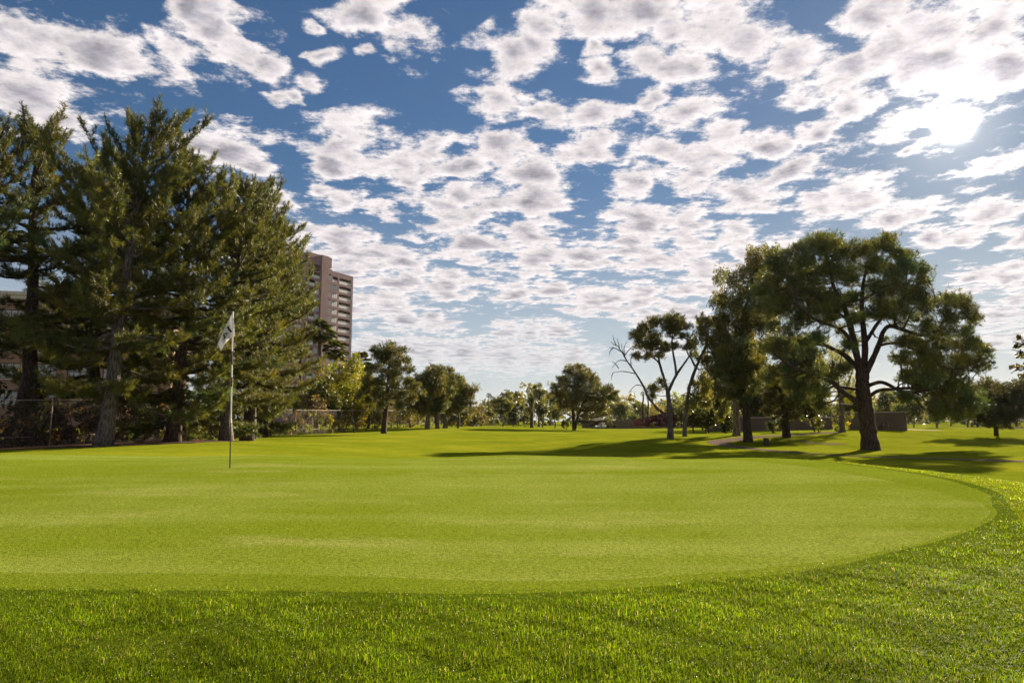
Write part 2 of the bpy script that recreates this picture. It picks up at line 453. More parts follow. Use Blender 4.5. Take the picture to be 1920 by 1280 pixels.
_s = np.geomspace(0.45, 2300.0, 330); _u = np.linspace(-2.15, 2.15, 190)
_X = _s[:, None] * _u[None]; _Y = np.broadcast_to(_s[:, None] - 4.0, _X.shape)
_Z = terrain(_X, _Y)
_i = np.arange(len(_s) - 1)[:, None] * len(_u) + np.arange(len(_u) - 1)[None]
_F = np.stack([_i, _i + 1, _i + len(_u) + 1, _i + len(_u)], -1).reshape(-1, 4)
ground = obj('ground', mesh_np('ground', np.stack([_X, _Y, _Z], -1), None, _F, smooth=True), M_FAIR)
tag(ground, 'mown yellow green fairway grass running back to the trees', 'fairway', kind='structure')

def sheet(name, outline, m, lift, rings=26, center=None):
    "a sheet lying on the ground inside a closed outline"
    O = np.asarray(outline, float)[:, :2]
    c = O.mean(0) if center is None else np.asarray(center, float)
    fr = np.linspace(0, 1, rings + 1)[1:]
    XY = np.concatenate([c[None]] + [c + (O - c) * f for f in fr])
    Z = terrain(XY[:, 0], XY[:, 1]) + lift
    n = len(O); j = np.arange(n); k = (j + 1) % n
    F3 = np.stack([np.zeros(n, int), 1 + j, 1 + k], 1)
    F4 = np.concatenate([np.stack([1 + r * n + j, 1 + (r + 1) * n + j, 1 + (r + 1) * n + k, 1 + r * n + k], 1) for r in range(rings - 1)])
    return obj(name, mesh_np(name, np.column_stack([XY, Z]), F3, F4, smooth=True), m)
def spline(P, n, closed=True):
    P = np.asarray(P, float); m = len(P); out = []
    rng = range(m if closed else m - 1)
    for i in rng:
        p0, p1, p2, p3 = (P[(i + q) % m] if closed else P[min(max(i + q, 0), m - 1)] for q in (-1, 0, 1, 2))
        for t in np.linspace(0, 1, n, endpoint=False):
            out.append(0.5 * (2 * p1 + (p2 - p0) * t + (2 * p0 - 5 * p1 + 4 * p2 - p3) * t ** 2 + (3 * p1 - p0 - 3 * p2 + p3) * t ** 3))
    if not closed: out.append(P[-1])
    return np.array(out)
def inside(x, y, O):
    res = np.zeros(len(x), bool); j = len(O) - 1
    for i in range(len(O)):
        c = (O[i, 1] > y) != (O[j, 1] > y)
        with np.errstate(divide='ignore', invalid='ignore'):
            res ^= c & (x < (O[j, 0] - O[i, 0]) * (y - O[i, 1]) / (O[j, 1] - O[i, 1] + 1e-12) + O[i, 0])
        j = i
    return res
# putting green outline: the photographed edge, closed by a round left end outside the view
_near = [hit(px, py, 1.5) for px, py in [(0,1076),(330,1077),(640,1082),(900,1090),(1100,1090),(1280,1080),(1420,1068),(1550,1052),(1660,1034),(1760,1010),(1825,986),(1856,964)]]
_far = [(1845,947),(1800,930),(1720,909),(1600,889),(1440,869),(1300,862),(1150,857.5),(960,854.5),(700,854),(400,853.5),(100,853)]
_fd = [6.8,7.2,8.05,9.3,11.0,12.3,13.5,14.4,14.5,14.4,14.2]
G = [tuple(p[:2]) for p in _near] + [tuple(ground_at(px, d)[:2]) for (px, py), d in zip(_far, _fd)]
G += [(-13.5, 13.2), (-16.5, 10.5), (-16.0, 7.6), (-12.0, 5.6), (-7.0, 4.6)]
GREEN = spline(G, 9)
tag(sheet('putting_green', GREEN, M_GREEN, 0.006, 40, (-3.5, 8.6)), 'smooth pale putting green', 'green', kind='structure')
_nrm = np.roll(GREEN, -1, 0) - np.roll(GREEN, 1, 0); _nrm = np.stack([_nrm[:, 1], -_nrm[:, 0]], 1)
_nrm /= np.linalg.norm(_nrm, axis=1)[:, None]
if ((GREEN + _nrm * 0.1 - GREEN.mean(0)) ** 2).sum() < ((GREEN - GREEN.mean(0)) ** 2).sum(): _nrm = -_nrm
_cw = 0.16 + 0.20 * np.clip((1.0 - GREEN[:, 0]) / 2.0, 0, 1) * (GREEN[:, 1] < 6) + 0.9 * np.clip((GREEN[:, 1] - 6.6) / 3, 0, 1)
_cw = np.where((GREEN[:, 0] > 2.2) & (GREEN[:, 1] < 7.0), 0.05, _cw)
_cw = np.convolve(np.concatenate([_cw[-6:], _cw, _cw[:6]]), np.ones(13) / 13, 'valid')
COLLAR = GREEN + _nrm * _cw[:, None]
_g = len(GREEN); XY = np.concatenate([GREEN + _nrm * (_cw[:, None] * f) for f in (0, 0.33, 0.66, 1.0)])
j = np.arange(_g); k = (j + 1) % _g
obj_c = obj('collar', mesh_np('collar', np.column_stack([XY, terrain(XY[:, 0], XY[:, 1]) + 0.006]), None,
      np.concatenate([np.stack([r * _g + j, (r + 1) * _g + j, (r + 1) * _g + k, r * _g + k], 1) for r in range(3)]), smooth=True), M_COLLAR)
tag(obj_c, 'darker collar of short grass round the putting green', 'collar', kind='structure')
# rough round the collar: thatch under the blades, coloured darker for the shaded gaps between them
_rw = 0.15 + 5.7 * np.clip((6.2 - COLLAR[:, 1]) / 2.0, 0, 1) + 0.0 * COLLAR[:, 0]
fr_ = (0, 0.1, 0.25, 0.45, 0.7, 1.0)
XY = np.concatenate([COLLAR + _nrm * (_rw[:, None] * f) for f in fr_])
tag(obj('rough', mesh_np('rough', np.column_stack([XY, terrain(XY[:, 0], XY[:, 1]) + 0.006]), None,
      np.concatenate([np.stack([r * _g + j, (r + 1) * _g + j, (r + 1) * _g + k, r * _g + k], 1) for r in range(len(fr_) - 1)]), smooth=True), M_ROUGH),
    'dark green rough round the collar', 'rough', kind='structure')
# bed of bark and needles under the row of pines
_b = [ground_at(px, d)[:2] for px, d in [(-260,31.5),(-60,31.6),(100,32.0),(230,32.6),(330,34.5),(420,37.5),(470,40.5),(445,43),(380,46),(300,50),(200,55),(60,48),(-200,42)]]
tag(sheet('mulch_bed', spline(_b, 6), M_SOIL, 0.014, 16), 'brown bed of bark and fallen needles under the pines', 'mulch bed', kind='structure')

# ------------------------------------------------------------------ foliage
def unit(v): return v / (np.linalg.norm(v, axis=-1, keepdims=True) + 1e-9)
def jitter_cols(n, base, amp, rng, warm=0.25):
    base = np.asarray(base, float)
    f = np.exp(rng.normal(0, amp, (n, 1)))
    h = rng.normal(0, warm, (n, 1)) * np.array([[0.5, 0.12, -0.5]])
    return np.clip(base * f * (1 + h), 0.004, 0.5)
def tufts(P, Dn, n, L, W, col, rng, tmin=0.25, tmax=1.25):
    "sprays of needles: n thin triangles about each point"
    P = np.repeat(P, n, 0); Dn = np.repeat(unit(Dn), n, 0); Lk = np.repeat(np.broadcast_to(np.asarray(L, float), (len(P) // n,)), n)
    m = len(P)
    per = unit(np.cross(Dn, rng.normal(size=(m, 3))))
    th = rng.uniform(tmin, tmax, m)[:, None]
    d = Dn * np.cos(th) + per * np.sin(th)
    ln = (Lk * rng.uniform(0.65, 1.1, m))[:, None]
    b = P + Dn * (rng.uniform(-0.45, 0.45, (m, 1)) * Lk[:, None])
    side = unit(np.cross(d, rng.normal(size=(m, 3)))) * (W * 0.5)
    V = np.stack([b - side, b + side, b + d * ln], 1).reshape(-1, 3)
    cc = np.repeat(np.repeat(col, n, 0) * rng.uniform(0.8, 1.2, (m, 1)), 3, 0)
    return V, cc
def leaves(P, size, col, rng, droop=0.0, aspect=0.5, up=0.35):
    "kite-shaped leaves at the points"
    m = len(P); s = np.broadcast_to(np.asarray(size, float), (m,))[:, None] * rng.uniform(0.65, 1.3, (m, 1))
    d = unit(rng.normal(size=(m, 3)) + np.array([0, 0, -droop]))
    nrm = unit(rng.normal(size=(m, 3)) + np.array([0, 0, up * 2]))
    side = unit(np.cross(d, nrm)) * s * aspect * 0.5
    a, e = P - d * s * 0.5, P + d * s * 0.5
    mid = P - d * s * 0.08
    V = np.stack([a, mid + side, e, mid - side], 1).reshape(-1, 3)
    return V, np.repeat(col, 4, 0)
class Crown:
    def __init__(s): s.V3, s.C3, s.V4, s.C4 = [], [], [], []
    def tri(s, VC): s.V3.append(VC[0]); s.C3.append(VC[1])
    def quad(s, VC): s.V4.append(VC[0]); s.C4.append(VC[1])
    def mesh(s, name):
        V = np.concatenate(s.V3 + s.V4); Cc = np.concatenate(s.C3 + s.C4)
        n3 = sum(map(len, s.V3)); n4 = len(V) - n3
        F3 = np.arange(n3).reshape(-1, 3) if n3 else None
        F4 = (n3 + np.arange(n4)).reshape(-1, 4) if n4 else None
        return mesh_np(name, V, F3, F4, Cc)
def curve(a, b, n, sag, rng, wob=0.06):
    a, b = np.asarray(a, float), np.asarray(b, float); t = np.linspace(0, 1, n)[:, None]
    L = np.linalg.norm(b - a)
    p = a + (b - a) * t + np.array([0, 0, 1.0]) * sag * L * 4 * t * (1 - t)
    w = rng.normal(0, wob * L / 3, (n, 3)); w[0] = 0; w[-1] = 0
    return p + w

# a pine with whorled boughs, foliage in upswept brushes
def pine_meshes(H, seed, rmax, clear, whorl=0.62, nb=5, needles=22, nl=0.27, nw=0.024, col=(0.050, 0.066, 0.022), shape='cone', sparse=0.0, brush=1.0):
    rng = np.random.default_rng(seed)
    tr = MB(); cr = Crown()
    zt = np.linspace(0, H, 14)
    tx = np.cumsum(rng.normal(0, 0.07, 14)); ty = np.cumsum(rng.normal(0, 0.07, 14)); tx -= tx[0]; ty -= ty[0]
    r0 = H * 0.0245
    tr_r = r0 * (1 - zt / H) ** 0.8 + 0.02; tr_r[0] *= 1.35
    tr.tube(np.stack([tx, ty, zt], 1), tr_r, 10)
    def trunk_at(z): return np.array([np.interp(z, zt, tx), np.interp(z, zt, ty), z])
    ph = rng.uniform(0, 6.28, 6)
    TP, TD, TC = [], [], []
    z = clear; az = 0.0
    while z < H * 0.985:
        f = (z - clear) / (H - clear)
        if shape == 'cone': prof = float(np.interp(f, [0, 0.12, 0.35, 0.6, 0.8, 0.93, 1.0], [0.72, 0.94, 1.0, 0.90, 0.70, 0.44, 0.20]))
        else: prof = math.sqrt(max(0.02, 1 - ((f - 0.42) / 0.62) ** 2))
        for k in range(nb if f < 0.8 else max(3, nb - 1)):
            az += 2.4 + rng.normal(0, 0.25)
            if rng.random() < sparse: continue
            lump = 1 + 0.34 * math.sin(az * 2 + ph[0] + z * 0.8) + 0.30 * math.sin(az * 3 + ph[1] - z * 1.5)
            if math.sin(az * 2 + ph[2] + z * 1.9) + math.sin(az + ph[3] - z * 1.1) > 1.45: continue
            L = rmax * prof * min(1.22, max(0.42, lump)) * rng.uniform(0.70, 1.15)
            el = rad(-12 + 58 * f + rng.normal(0, 8))
            h = np.array([math.cos(az), math.sin(az), 0])
            p0 = trunk_at(z)
            tip = p0 + h * L * math.cos(el) + np.array([0, 0, L * math.sin(el) + 0.10 * L])
            bp = curve(p0, tip, 7, -0.10 + 0.04 * rng.normal(), rng, 0.05)
            br = np.linspace(max(0.018, 0.022 * L + 0.012), 0.008, 7)
            tr.tube(bp, br, 4, False)
            # twigs: short brushes spread in a flat fan, rising towards the top of the tree
            nt = max(4, int(L / 0.15)); rise = 0.10 + 0.65 * f ** 1.5
            bcol = jitter_cols(1, col, 0.26, rng)[0]
            for q in range(nt):
                t = 0.20 + 0.80 * ((q + rng.random()) / nt) ** 0.85
                i = min(5, int(t * 6)); c = bp[i] + (bp[i + 1] - bp[i]) * (t * 6 - i)
                bd = unit(bp[i + 1] - bp[i])
                sd = np.cross(bd, [0, 0, 1.0]) * rng.choice([-1, 1]) * rng.uniform(0.3, 1.1)
                td = unit(bd * rng.uniform(0.2, 1.0) + sd + np.array([0, 0, rise + rng.normal(0, 0.38)]))
                tl = (0.28 + 0.55 * rng.random()) * min(1.0, 0.40 + L * 0.3) * brush
                m = max(2, int(tl / 0.13))
                s = (np.arange(m) + 0.6)[:, None] / m * tl
                TP.append(c + td * s + rng.normal(0, 0.05, (m, 3))); TD.append(unit(np.repeat(unit(td + np.array([0, 0, 0.2]))[None], m, 0) + rng.normal(0, 0.35, (m, 3))))
                TC.append(np.repeat(jitter_cols(1, bcol, 0.16, rng), m, 0))
            # leading shoot of the bough
            m = 4; s = np.arange(m)[:, None] * 0.16
            ld = unit(bp[-1] - bp[-2] + np.array([0, 0, 0.3]))
            TP.append(bp[-1] + ld * s); TD.append(np.repeat(ld[None], m, 0)); TC.append(np.repeat(jitter_cols(1, col, 0.2, rng), m, 0))
        z += whorl * (1.15 - 0.55 * f) * rng.uniform(0.8, 1.2)
    m = 8; s = np.arange(m)[:, None] * 0.16 - 0.5
    TP.append(trunk_at(H) + np.array([0, 0, 1.0]) * s); TD.append(np.tile([[0, 0, 1.0]], (m, 1))); TC.append(jitter_cols(m, col, 0.2, rng))
    TP, TD, TC = np.concatenate(TP), np.concatenate(TD), np.concatenate(TC)
    cr.tri(tufts(TP, TD, needles, nl, nw, TC, rng))
    V = np.concatenate(tr.V)
    tm = mesh_np('trunk', V, np.concatenate(tr.F3) if tr.F3 else None, np.concatenate(tr.F4), smooth=True)
    cm = cr.mesh('crown')
    return tm, cm
def place_pine(meshes, mats_, pos, H, H0, rz, label, lean=(0, 0), wide=1.0, group=None, name='pine_tree', deep=0.25):
    root = thing(name, label, 'tree', (pos[0], pos[1], pos[2] - deep), 0, group)
    s = (H + deep) / H0
    root.scale = (s * wide, s * wide, s)
    root.rotation_euler = (lean[1], lean[0], rz)
    t = obj('trunk', meshes[0], mats_[0], root); c = obj('crown', meshes[1], mats_[1], root)
    c['kind'] = 'stuff'
    return root

# a tree given by its limbs and the puffs of foliage that they carry
STY = {
 'aleppo': dict(kind='tuft', n=11, L=0.27, W=0.032, dens=165, col=(0.110, 0.106, 0.034), flat=0.80, amp=0.22),
 'aleppo_far': dict(kind='tuft', n=9, L=0.42, W=0.065, dens=75, col=(0.075, 0.080, 0.026), flat=0.8, amp=0.28),
 'euc': dict(kind='leaf', L=0.22, aspect=0.34, droop=1.6, dens=700, col=(0.092, 0.098, 0.036), flat=1.15, amp=0.30),
 'euc_far': dict(kind='leaf', L=0.36, aspect=0.45, droop=1.0, dens=190, col=(0.075, 0.085, 0.036), flat=1.1, amp=0.30),
 'broad': dict(kind='leaf', L=0.19, aspect=0.62, droop=0.3, dens=250, col=(0.075, 0.088, 0.016), flat=0.9, amp=0.35),
 'broad_far': dict(kind='leaf', L=0.34, aspect=0.65, droop=0.3, dens=190, col=(0.080, 0.090, 0.024), flat=0.9, amp=0.32),
 'yellow': dict(kind='leaf', L=0.26, aspect=0.55, droop=0.5, dens=210, col=(0.155, 0.145, 0.014), flat=1.05, amp=0.35),
 'willow': dict(kind='leaf', L=0.22, aspect=0.30, droop=3.0, dens=420, col=(0.150, 0.145, 0.016), flat=1.5, amp=0.30),
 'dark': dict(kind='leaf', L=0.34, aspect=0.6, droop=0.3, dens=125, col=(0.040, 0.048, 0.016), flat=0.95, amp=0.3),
 'dry': dict(kind='leaf', L=0.20, aspect=0.35, droop=1.2, dens=210, col=(0.085, 0.055, 0.025), flat=1.0, amp=0.4),
}
def foliage(cr, clumps, sty, rng, tint=None, fill=0.36):
    s = STY[sty]; col = np.asarray(tint if tint is not None else s['col'])
    PP, DD, CC = [], [], []
    for (x, y, z, r) in clumps:
        n = max(8, int(s['dens'] * r * r * (1.25 if r < 0.7 else 1.0)))
        nl = 7
        lc = unit(rng.normal(size=(nl, 3))) * (rng.uniform(0.30, 0.92, (nl, 1))) * r      # lobes of the puff
        lr = rng.uniform(0.30, 0.58, nl) * r
        w_ = lr ** 2; which = rng.choice(nl, n, p=w_ / w_.sum())
        u = unit(rng.normal(size=(n, 3)))
        p = lc[which] + u * (rng.random(n) ** fill)[:, None] * lr[which][:, None]
        stray = rng.random(n) < 0.07
        p[stray] *= rng.uniform(1.0, 1.35, (stray.sum(), 1))
        p[:, 2] *= s['flat']
        if s['kind'] == 'leaf' and s['droop'] > 1.4:          # hanging sprays
            p[:, 2] -= rng.random(n) ** 2 * r * 0.5
        PP.append(p + np.array([x, y, z])); DD.append(unit(u * 0.8 + np.array([0, 0, 0.55]) + rng.normal(0, 0.3, (n, 3))))
        lcol = jitter_cols(nl, jitter_cols(1, col, s['amp'] * 0.5, rng)[0], s['amp'] * 0.6, rng)
        CC.append(lcol[which] * np.exp(rng.normal(0, s['amp'] * 0.6, (n, 1))))
    P_, D_, C_ = np.concatenate(PP), np.concatenate(DD), np.concatenate(CC)
    if s['kind'] == 'tuft': cr.tri(tufts(P_, D_, s['n'], s['L'], s['W'], C_, rng, 0.2, 1.35))
    else: cr.quad(leaves(P_, s['L'], C_, rng, s['droop'], s['aspect']))
def clump_tree(name, label, cat, limbs, clumps, sty, bark, group=None, seed=1, twigs=5, tint=None, leafmat=None, split_limbs=False, trunk_sides=12, twig_r=0.012, base=None, joins=True):
    "limbs: list of (points, radii); clumps: rows x y z r; all in world metres"
    rng = np.random.default_rng(seed)
    base = np.asarray(limbs[0][0][0] if base is None else base, float)
    root = thing(name, label, cat, tuple(base), 0, group)
    clumps = np.asarray(clumps, float).reshape(-1, 4).copy(); clumps[:, :3] -= base
    L2 = [(np.asarray(p, float) - base, np.asarray(r, float)) for p, r in limbs]
    nodes, nr = [], []
    tb = MB()
    for i, (p, r) in enumerate(L2):
        n = max(4, len(p) * 3)
        t = np.linspace(0, len(p) - 1, n)
        pp = spline(p, 4, closed=False) if len(p) > 2 else np.stack([np.interp(t, range(len(p)), p[:, q]) for q in range(3)], 1)
        rr = np.interp(np.linspace(0, 1, len(pp)), np.linspace(0, 1, len(r)), r) * rng.uniform(0.92, 1.08, len(pp))
        if split_limbs and i:
            m = MB(); m.tube(pp, rr, 8); m.build('stem' if name == 'climbing_vine' or name == 'hedge' else 'limb', bark, root, smooth=True)
        else: tb.tube(pp, rr, trunk_sides if i == 0 else 7)
        k = 0 if i else len(pp) // 2
        nodes.append(pp[k:]); nr.append(rr[k:])
    nodes = np.concatenate(nodes); nr = np.concatenate(nr)
    for (x, y, z, r) in clumps:
        c = np.array([x, y, z])
        dv = nodes - c; cost = np.linalg.norm(dv, axis=1) + np.clip(dv[:, 2], 0, None) * 0.8
        k = int(np.argmin(cost)); d0 = cost[k]
        if joins and d0 > 0.02:
            bp = curve(nodes[k], c, 6, -0.06, rng, 0.10)
            r0 = min(nr[k] * 0.6, 0.02 + 0.016 * d0)
            tb.tube(bp, np.linspace(r0, max(twig_r, r0 * 0.35), 6), 5, False)
        for q in range(twigs):
            e = c + unit(rng.normal(size=3) + [0, 0, 0.4]) * r * 0.85
            tb.tube(curve(c, e, 4, 0.05, rng, 0.12), [twig_r, twig_r * 0.8, twig_r * 0.6, twig_r * 0.3], 3, False)
    tb.build('stem' if name == 'climbing_vine' or name == 'hedge' else 'trunk', bark, root, smooth=True)
    if len(clumps) and sty:
        cr = Crown(); foliage(cr, clumps, sty, rng, tint)
        c = obj('crown', cr.mesh('crown'), leafmat or (M_PINE if STY[sty]['kind'] == 'tuft' else M_LEAF), root)
        c['kind'] = 'stuff'
    return root
def px_limb(pts, d, dd=None):
    "limb from photo pixels at distance d (dd: depth of each point relative to d, m)"
    dd = dd if dd is not None else [0.0] * len(pts)
    return np.array([at(x, y, d + q) for (x, y), q in zip(pts, dd)])
def px_clumps(discs, d, depth, seed=0, more=1, shrink=1.0):
    "puffs from photo discs; depth: half-depth of the crown. more: extra puffs behind and in front"
    rng = np.random.default_rng(seed); out = []
    D_ = np.array([(a[0], a[1]) for a in discs], float); ctr = D_.mean(0); half = np.abs(D_ - ctr).max(0) + 1
    for (x, y, r) in discs:
        e = 1 - min(1.0, (((x - ctr[0]) / half[0]) ** 2 + ((y - ctr[1]) / half[1]) ** 2) / 1.6)
        lim = depth * (0.25 + 0.75 * math.sqrt(max(0, e)))
        offs = [rng.uniform(-0.45, 0.45) * lim] + [s * lim * rng.uniform(0.35, 0.95) for s in (1, -1)[:more]]
        for k, o in enumerate(offs):
            q = 0 if k == 0 else 0.5
            p = at(x + rng.normal(0, q * r), y + rng.normal(0, q * r * 0.7), d + o)
            out.append((*p, r * shrink / FPX * d * (1 if k == 0 else rng.uniform(0.75, 1.05))))
    return out
def auto_tree(name, label, px, d, H, rx, sty, bark, seed, group=None, clear=0.35, n=16, tint=None, rz=None, trunk_r=None, cr=0.36, twigs=2, pos=None):
    "a tree standing on the ground: height H, crown half-width rx, crown from clear*H up"
    rng = np.random.default_rng(seed)
    b = ground_at(px, d) if pos is None else np.asarray(pos, float)
    b = b - np.array([0, 0, 0.12])
    cz0, cz1 = H * clear, H; cz = (cz0 + cz1) / 2; rzz = (cz1 - cz0) / 2
    tr = trunk_r or max(0.06, H * 0.022)
    top = b + [rng.normal(0, 0.06 * H * 0.3), rng.normal(0, 0.1), H * 0.80]
    limbs = [(np.array([b, b + [rng.normal(0, .1), rng.normal(0, .1), H * clear * 0.6], (b + top) / 2 + [rng.normal(0, .2), rng.normal(0, .2), 0.0], top]), [tr * 1.25, tr, tr * 0.7, tr * 0.2])]
    for q in range(4):
        a = q * 1.6 + rng.normal(0, .4); h = H * rng.uniform(clear * 0.7, clear + 0.25)
        s = b + [0, 0, h]; e = s + [math.cos(a) * rx * 0.65, math.sin(a) * rx * 0.65, rzz * rng.uniform(0.3, 0.8)]
        limbs.append((curve(s, e, 4, -0.08, rng, 0.08), [tr * 0.45, tr * 0.35, tr * 0.25, tr * 0.1]))
    cl = []
    for q in range(n):
        u = unit(rng.normal(size=3)); rr = rng.random() ** 0.4 * 0.80
        c = b + np.array([u[0] * rx * rr, u[1] * rx * rr, cz + u[2] * rzz * rr])
        cl.append((*c, cr * (rx * rzz * rx) ** (1 / 3) * rng.uniform(0.75, 1.25)))
    return clump_tree(name, label, 'tree' if 'tree' in name else 'shrub', limbs, cl, sty, bark, group, seed, twigs=twigs, tint=tint)

# ------------------------------------------------------------------ the row of pines on the left
OLIVE = (0.083, 0.089, 0.019)
PV = [pine_meshes(16.0, 11, 4.5, 2.9, col=OLIVE), pine_meshes(16.0, 12, 4.2, 1.7, col=OLIVE), pine_meshes(16.0, 13, 4.3, 5.2, sparse=0.26, col=(0.066, 0.072, 0.019))]
G_P = 'tall pines in a row along the fence on the left'
def ph(px, by, ty, d): return (by - ty) / FPX * d
for (px, by, d, ty, v, rz, lean, wide, label, sh) in [
    (-70, 842, 37, 240, 2, 0.4, (0, 0), 1.0, 'dark pine cut off by the left edge of the picture', 0),
    (38, 839, 40, 246, 2, 2.1, (0.02, 0), 1.0, 'open dark pine with a straight bare trunk behind the chain link fence', 0),
    (192, 836, 33, 214, 0, 1.0, (0.055, 0), 0.90, 'tallest pine, with a thick grey trunk leaning right', 0),
    (178, 832, 45, 330, 1, 3.3, (0, 0), 1.0, 'lower dark pine half hidden behind the tallest leaning pine', 0),
    (322, 829, 37, 290, 1, 5.1, (0.03, 0), 0.92, 'pine with a dark flared trunk standing in the brown mulch bed', 0),
    (424, 826, 40, 345, 0, 2.6, (-0.03, 0), 0.90, 'pine right behind the white flag, its stout brown trunk flaring at the base', 0),
    (462, 822, 47, 362, 1, 0.2, (0.0, 0), 0.92, 'pine just right of the one behind the flag, trunk hidden by vines', 0),
    (472, 820, 53, 400, 0, 4.0, (0.0, 0), 0.84, 'second to last pine of the row, nearer the flag than the last', 0),
    (494, 818, 58, 428, 1, 1.6, (0.0, 0), 0.70, 'last pine of the row, beside the tower block', 0)]:
    b = ground_at(px, d)
    place_pine(PV[v], (M_BARKG if 'leaning' in label and 'behind' not in label else M_BARK, M_PINE), b, ph(px, by, ty, d), 16.0, rz, label, lean, wide, G_P)
# lone younger pine and the group beside it
MD = 70.0; mb = ground_at(720, MD); mq = MD / FPX
LONE = [(733,650,10),(720,657,11),(747,660,10),(708,668,11),(702,656,7),(727,672,12),(746,678,12),(760,674,7),(700,690,11),(722,694,13),(745,698,13),(765,692,8),(690,712,11),(712,716,13),(738,718,13),(766,714,10),(684,732,9),(705,738,12),(730,741,12),(756,740,12),(780,724,8),(788,737,7),(774,748,9),(692,752,8),(720,758,8),(750,758,8),(675,742,6)]
ML = [(np.concatenate([[mb - [0, 0, .2]], px_limb([(720,800),(722,780),(725,755),(727,725),(729,695),(731,665),(733,645)], MD)]), np.array([6.6,5.2,4.6,4.4,3.6,2.8,2,1.4,.6]) * mq)]
for (x0, y0, x1, y1, dd_) in [(725,755,690,748,-1.4),(726,745,765,744,1.5),(726,735,700,732,1.5),(727,725,775,728,-1.4),(727,722,690,712,.5),(728,708,752,702,-1.0),(729,700,705,690,-1.0),(730,688,748,680,1.0),(731,676,712,668,.8)]:
    ML.append((px_limb([(x0, y0), ((x0 + x1) / 2, (y0 + y1) / 2 + 2), (x1, y1)], MD, [0, dd_ / 2, dd_]), np.array([1.3, 1.0, .5]) * mq))
clump_tree('pine_tree', 'lone young pine on the fairway with a thin trunk and layered boughs', 'tree', ML, px_clumps(LONE, MD, 2.6, 21, 2, 1.35), 'aleppo', M_BARK, None, 21, twigs=3, tint=(0.082, 0.086, 0.026))
for (px, d, H, rx, sd, lab) in [(801, 88, 8.6, 2.9, 31, 'leftmost of the clump of four bushy pines, next to the lone young pine'),
                                (820, 90, 8.5, 3.0, 32, 'second bushy pine from the left in the clump of four'),
                                (834, 94, 9.2, 3.4, 33, 'tallest and fullest bushy pine of the clump of four'),
                                (857, 96, 7.8, 3.3, 34, 'rightmost bushy pine of the clump of four, thin pale trunk')]:
    auto_tree('pine_tree', lab, px, d, H, rx, 'aleppo_far', M_BARKG, sd, 'clump of four bushy pines beside the lone young pine', clear=0.16, n=44, trunk_r=0.30 if sd != 34 else 0.14, cr=0.34, tint=(0.090, 0.090, 0.026))

# ------------------------------------------------------------------ the big spreading pine on the right and its neighbours
def m_per_px(d): return d / FPX
HD = 50.0
q = m_per_px(HD)
hb = ground_at(1632, HD)
trunk = np.concatenate([[hb - [0, 0, 0.3]], px_limb([(1632, 838), (1629, 815), (1626, 790), (1622, 762), (1618, 735), (1617, 708), (1616, 690)], HD)])
HL = [(trunk, np.array([31, 26, 21, 19.5, 19, 18.5, 17, 15]) * q * 0.69)]
for pts, dd, rr in [
    ([(1614,702),(1602,645),(1592,602),(1580,568),(1563,538),(1556,498),(1548,470)], [0,-.4,-.8,-1.2,-1.4,-1.5,-1.5], [11,10,8.5,7,5.5,4,2]),
    ([(1618,700),(1622,655),(1618,605),(1616,560),(1622,515),(1640,478)], [0,.5,1,1.4,1.8,2], [11,9.5,8,6.5,4.5,2]),
    ([(1622,702),(1640,665),(1650,640),(1656,622),(1670,611),(1702,621),(1738,628),(1775,600)], [0,-.4,-.8,-1,-1.3,-1.9,-2.2,-2.4], [9,8,7,6.5,6,5,4,2]),
    ([(1646,648),(1675,643),(1702,650),(1722,660),(1740,672),(1775,690),(1815,690)], [-.7,-1,-1.5,-1.9,-2.2,-2.4,-2.4], [4.5,4,3.8,3.5,3.2,2.6,1.5]),
    ([(1630,722),(1650,716),(1668,722),(1684,731),(1702,738),(1720,735),(1752,728)], [-.3,-1,-1.6,-2.2,-2.8,-3.2,-3.8], [6.5,5.5,5,4.6,4.2,3.6,2]),
    ([(1630,742),(1650,731),(1678,729),(1712,728),(1750,742),(1790,752)], [.2,.8,1.6,2.4,3,3.4], [6.5,5.5,5,4.5,3.4,2]),
    ([(1610,756),(1590,741),(1572,727),(1560,716),(1538,708),(1508,698),(1480,684),(1452,663)], [-.3,-.8,-1.3,-1.6,-2,-2.5,-3,-3.4], [9,8,7,6.4,6,5.2,4.4,3]),
    ([(1608,730),(1588,727),(1568,722),(1545,700),(1520,686),(1490,676)], [.3,.8,1.2,1.6,2,2.3], [5,4.5,4.2,3.8,3.2,2]),
    ([(1608,690),(1582,664),(1562,654),(1545,647),(1518,644),(1490,653),(1462,640)], [.2,.8,1.2,1.5,1.9,2.3,2.7], [8,7,6.4,6,5,4,2.5]),
    ([(1604,655),(1585,625),(1560,610),(1530,600),(1500,575),(1478,540)], [-.3,-1.2,-1.9,-2.4,-2.9,-3.1], [5.5,5,4.4,3.8,3,1.6]),
    ([(1624,640),(1650,600),(1680,570),(1712,545),(1730,520)], [.6,1.4,2,2.6,3], [5.5,5,4,3,1.6]),
    ([(1592,600),(1570,585),(1540,560),(1515,520),(1500,490)], [-.8,.2,1,1.6,2], [5,4,3.4,2.6,1.4])]:
    HL.append((px_limb(pts, HD, dd), np.array(rr) * q * 0.64))
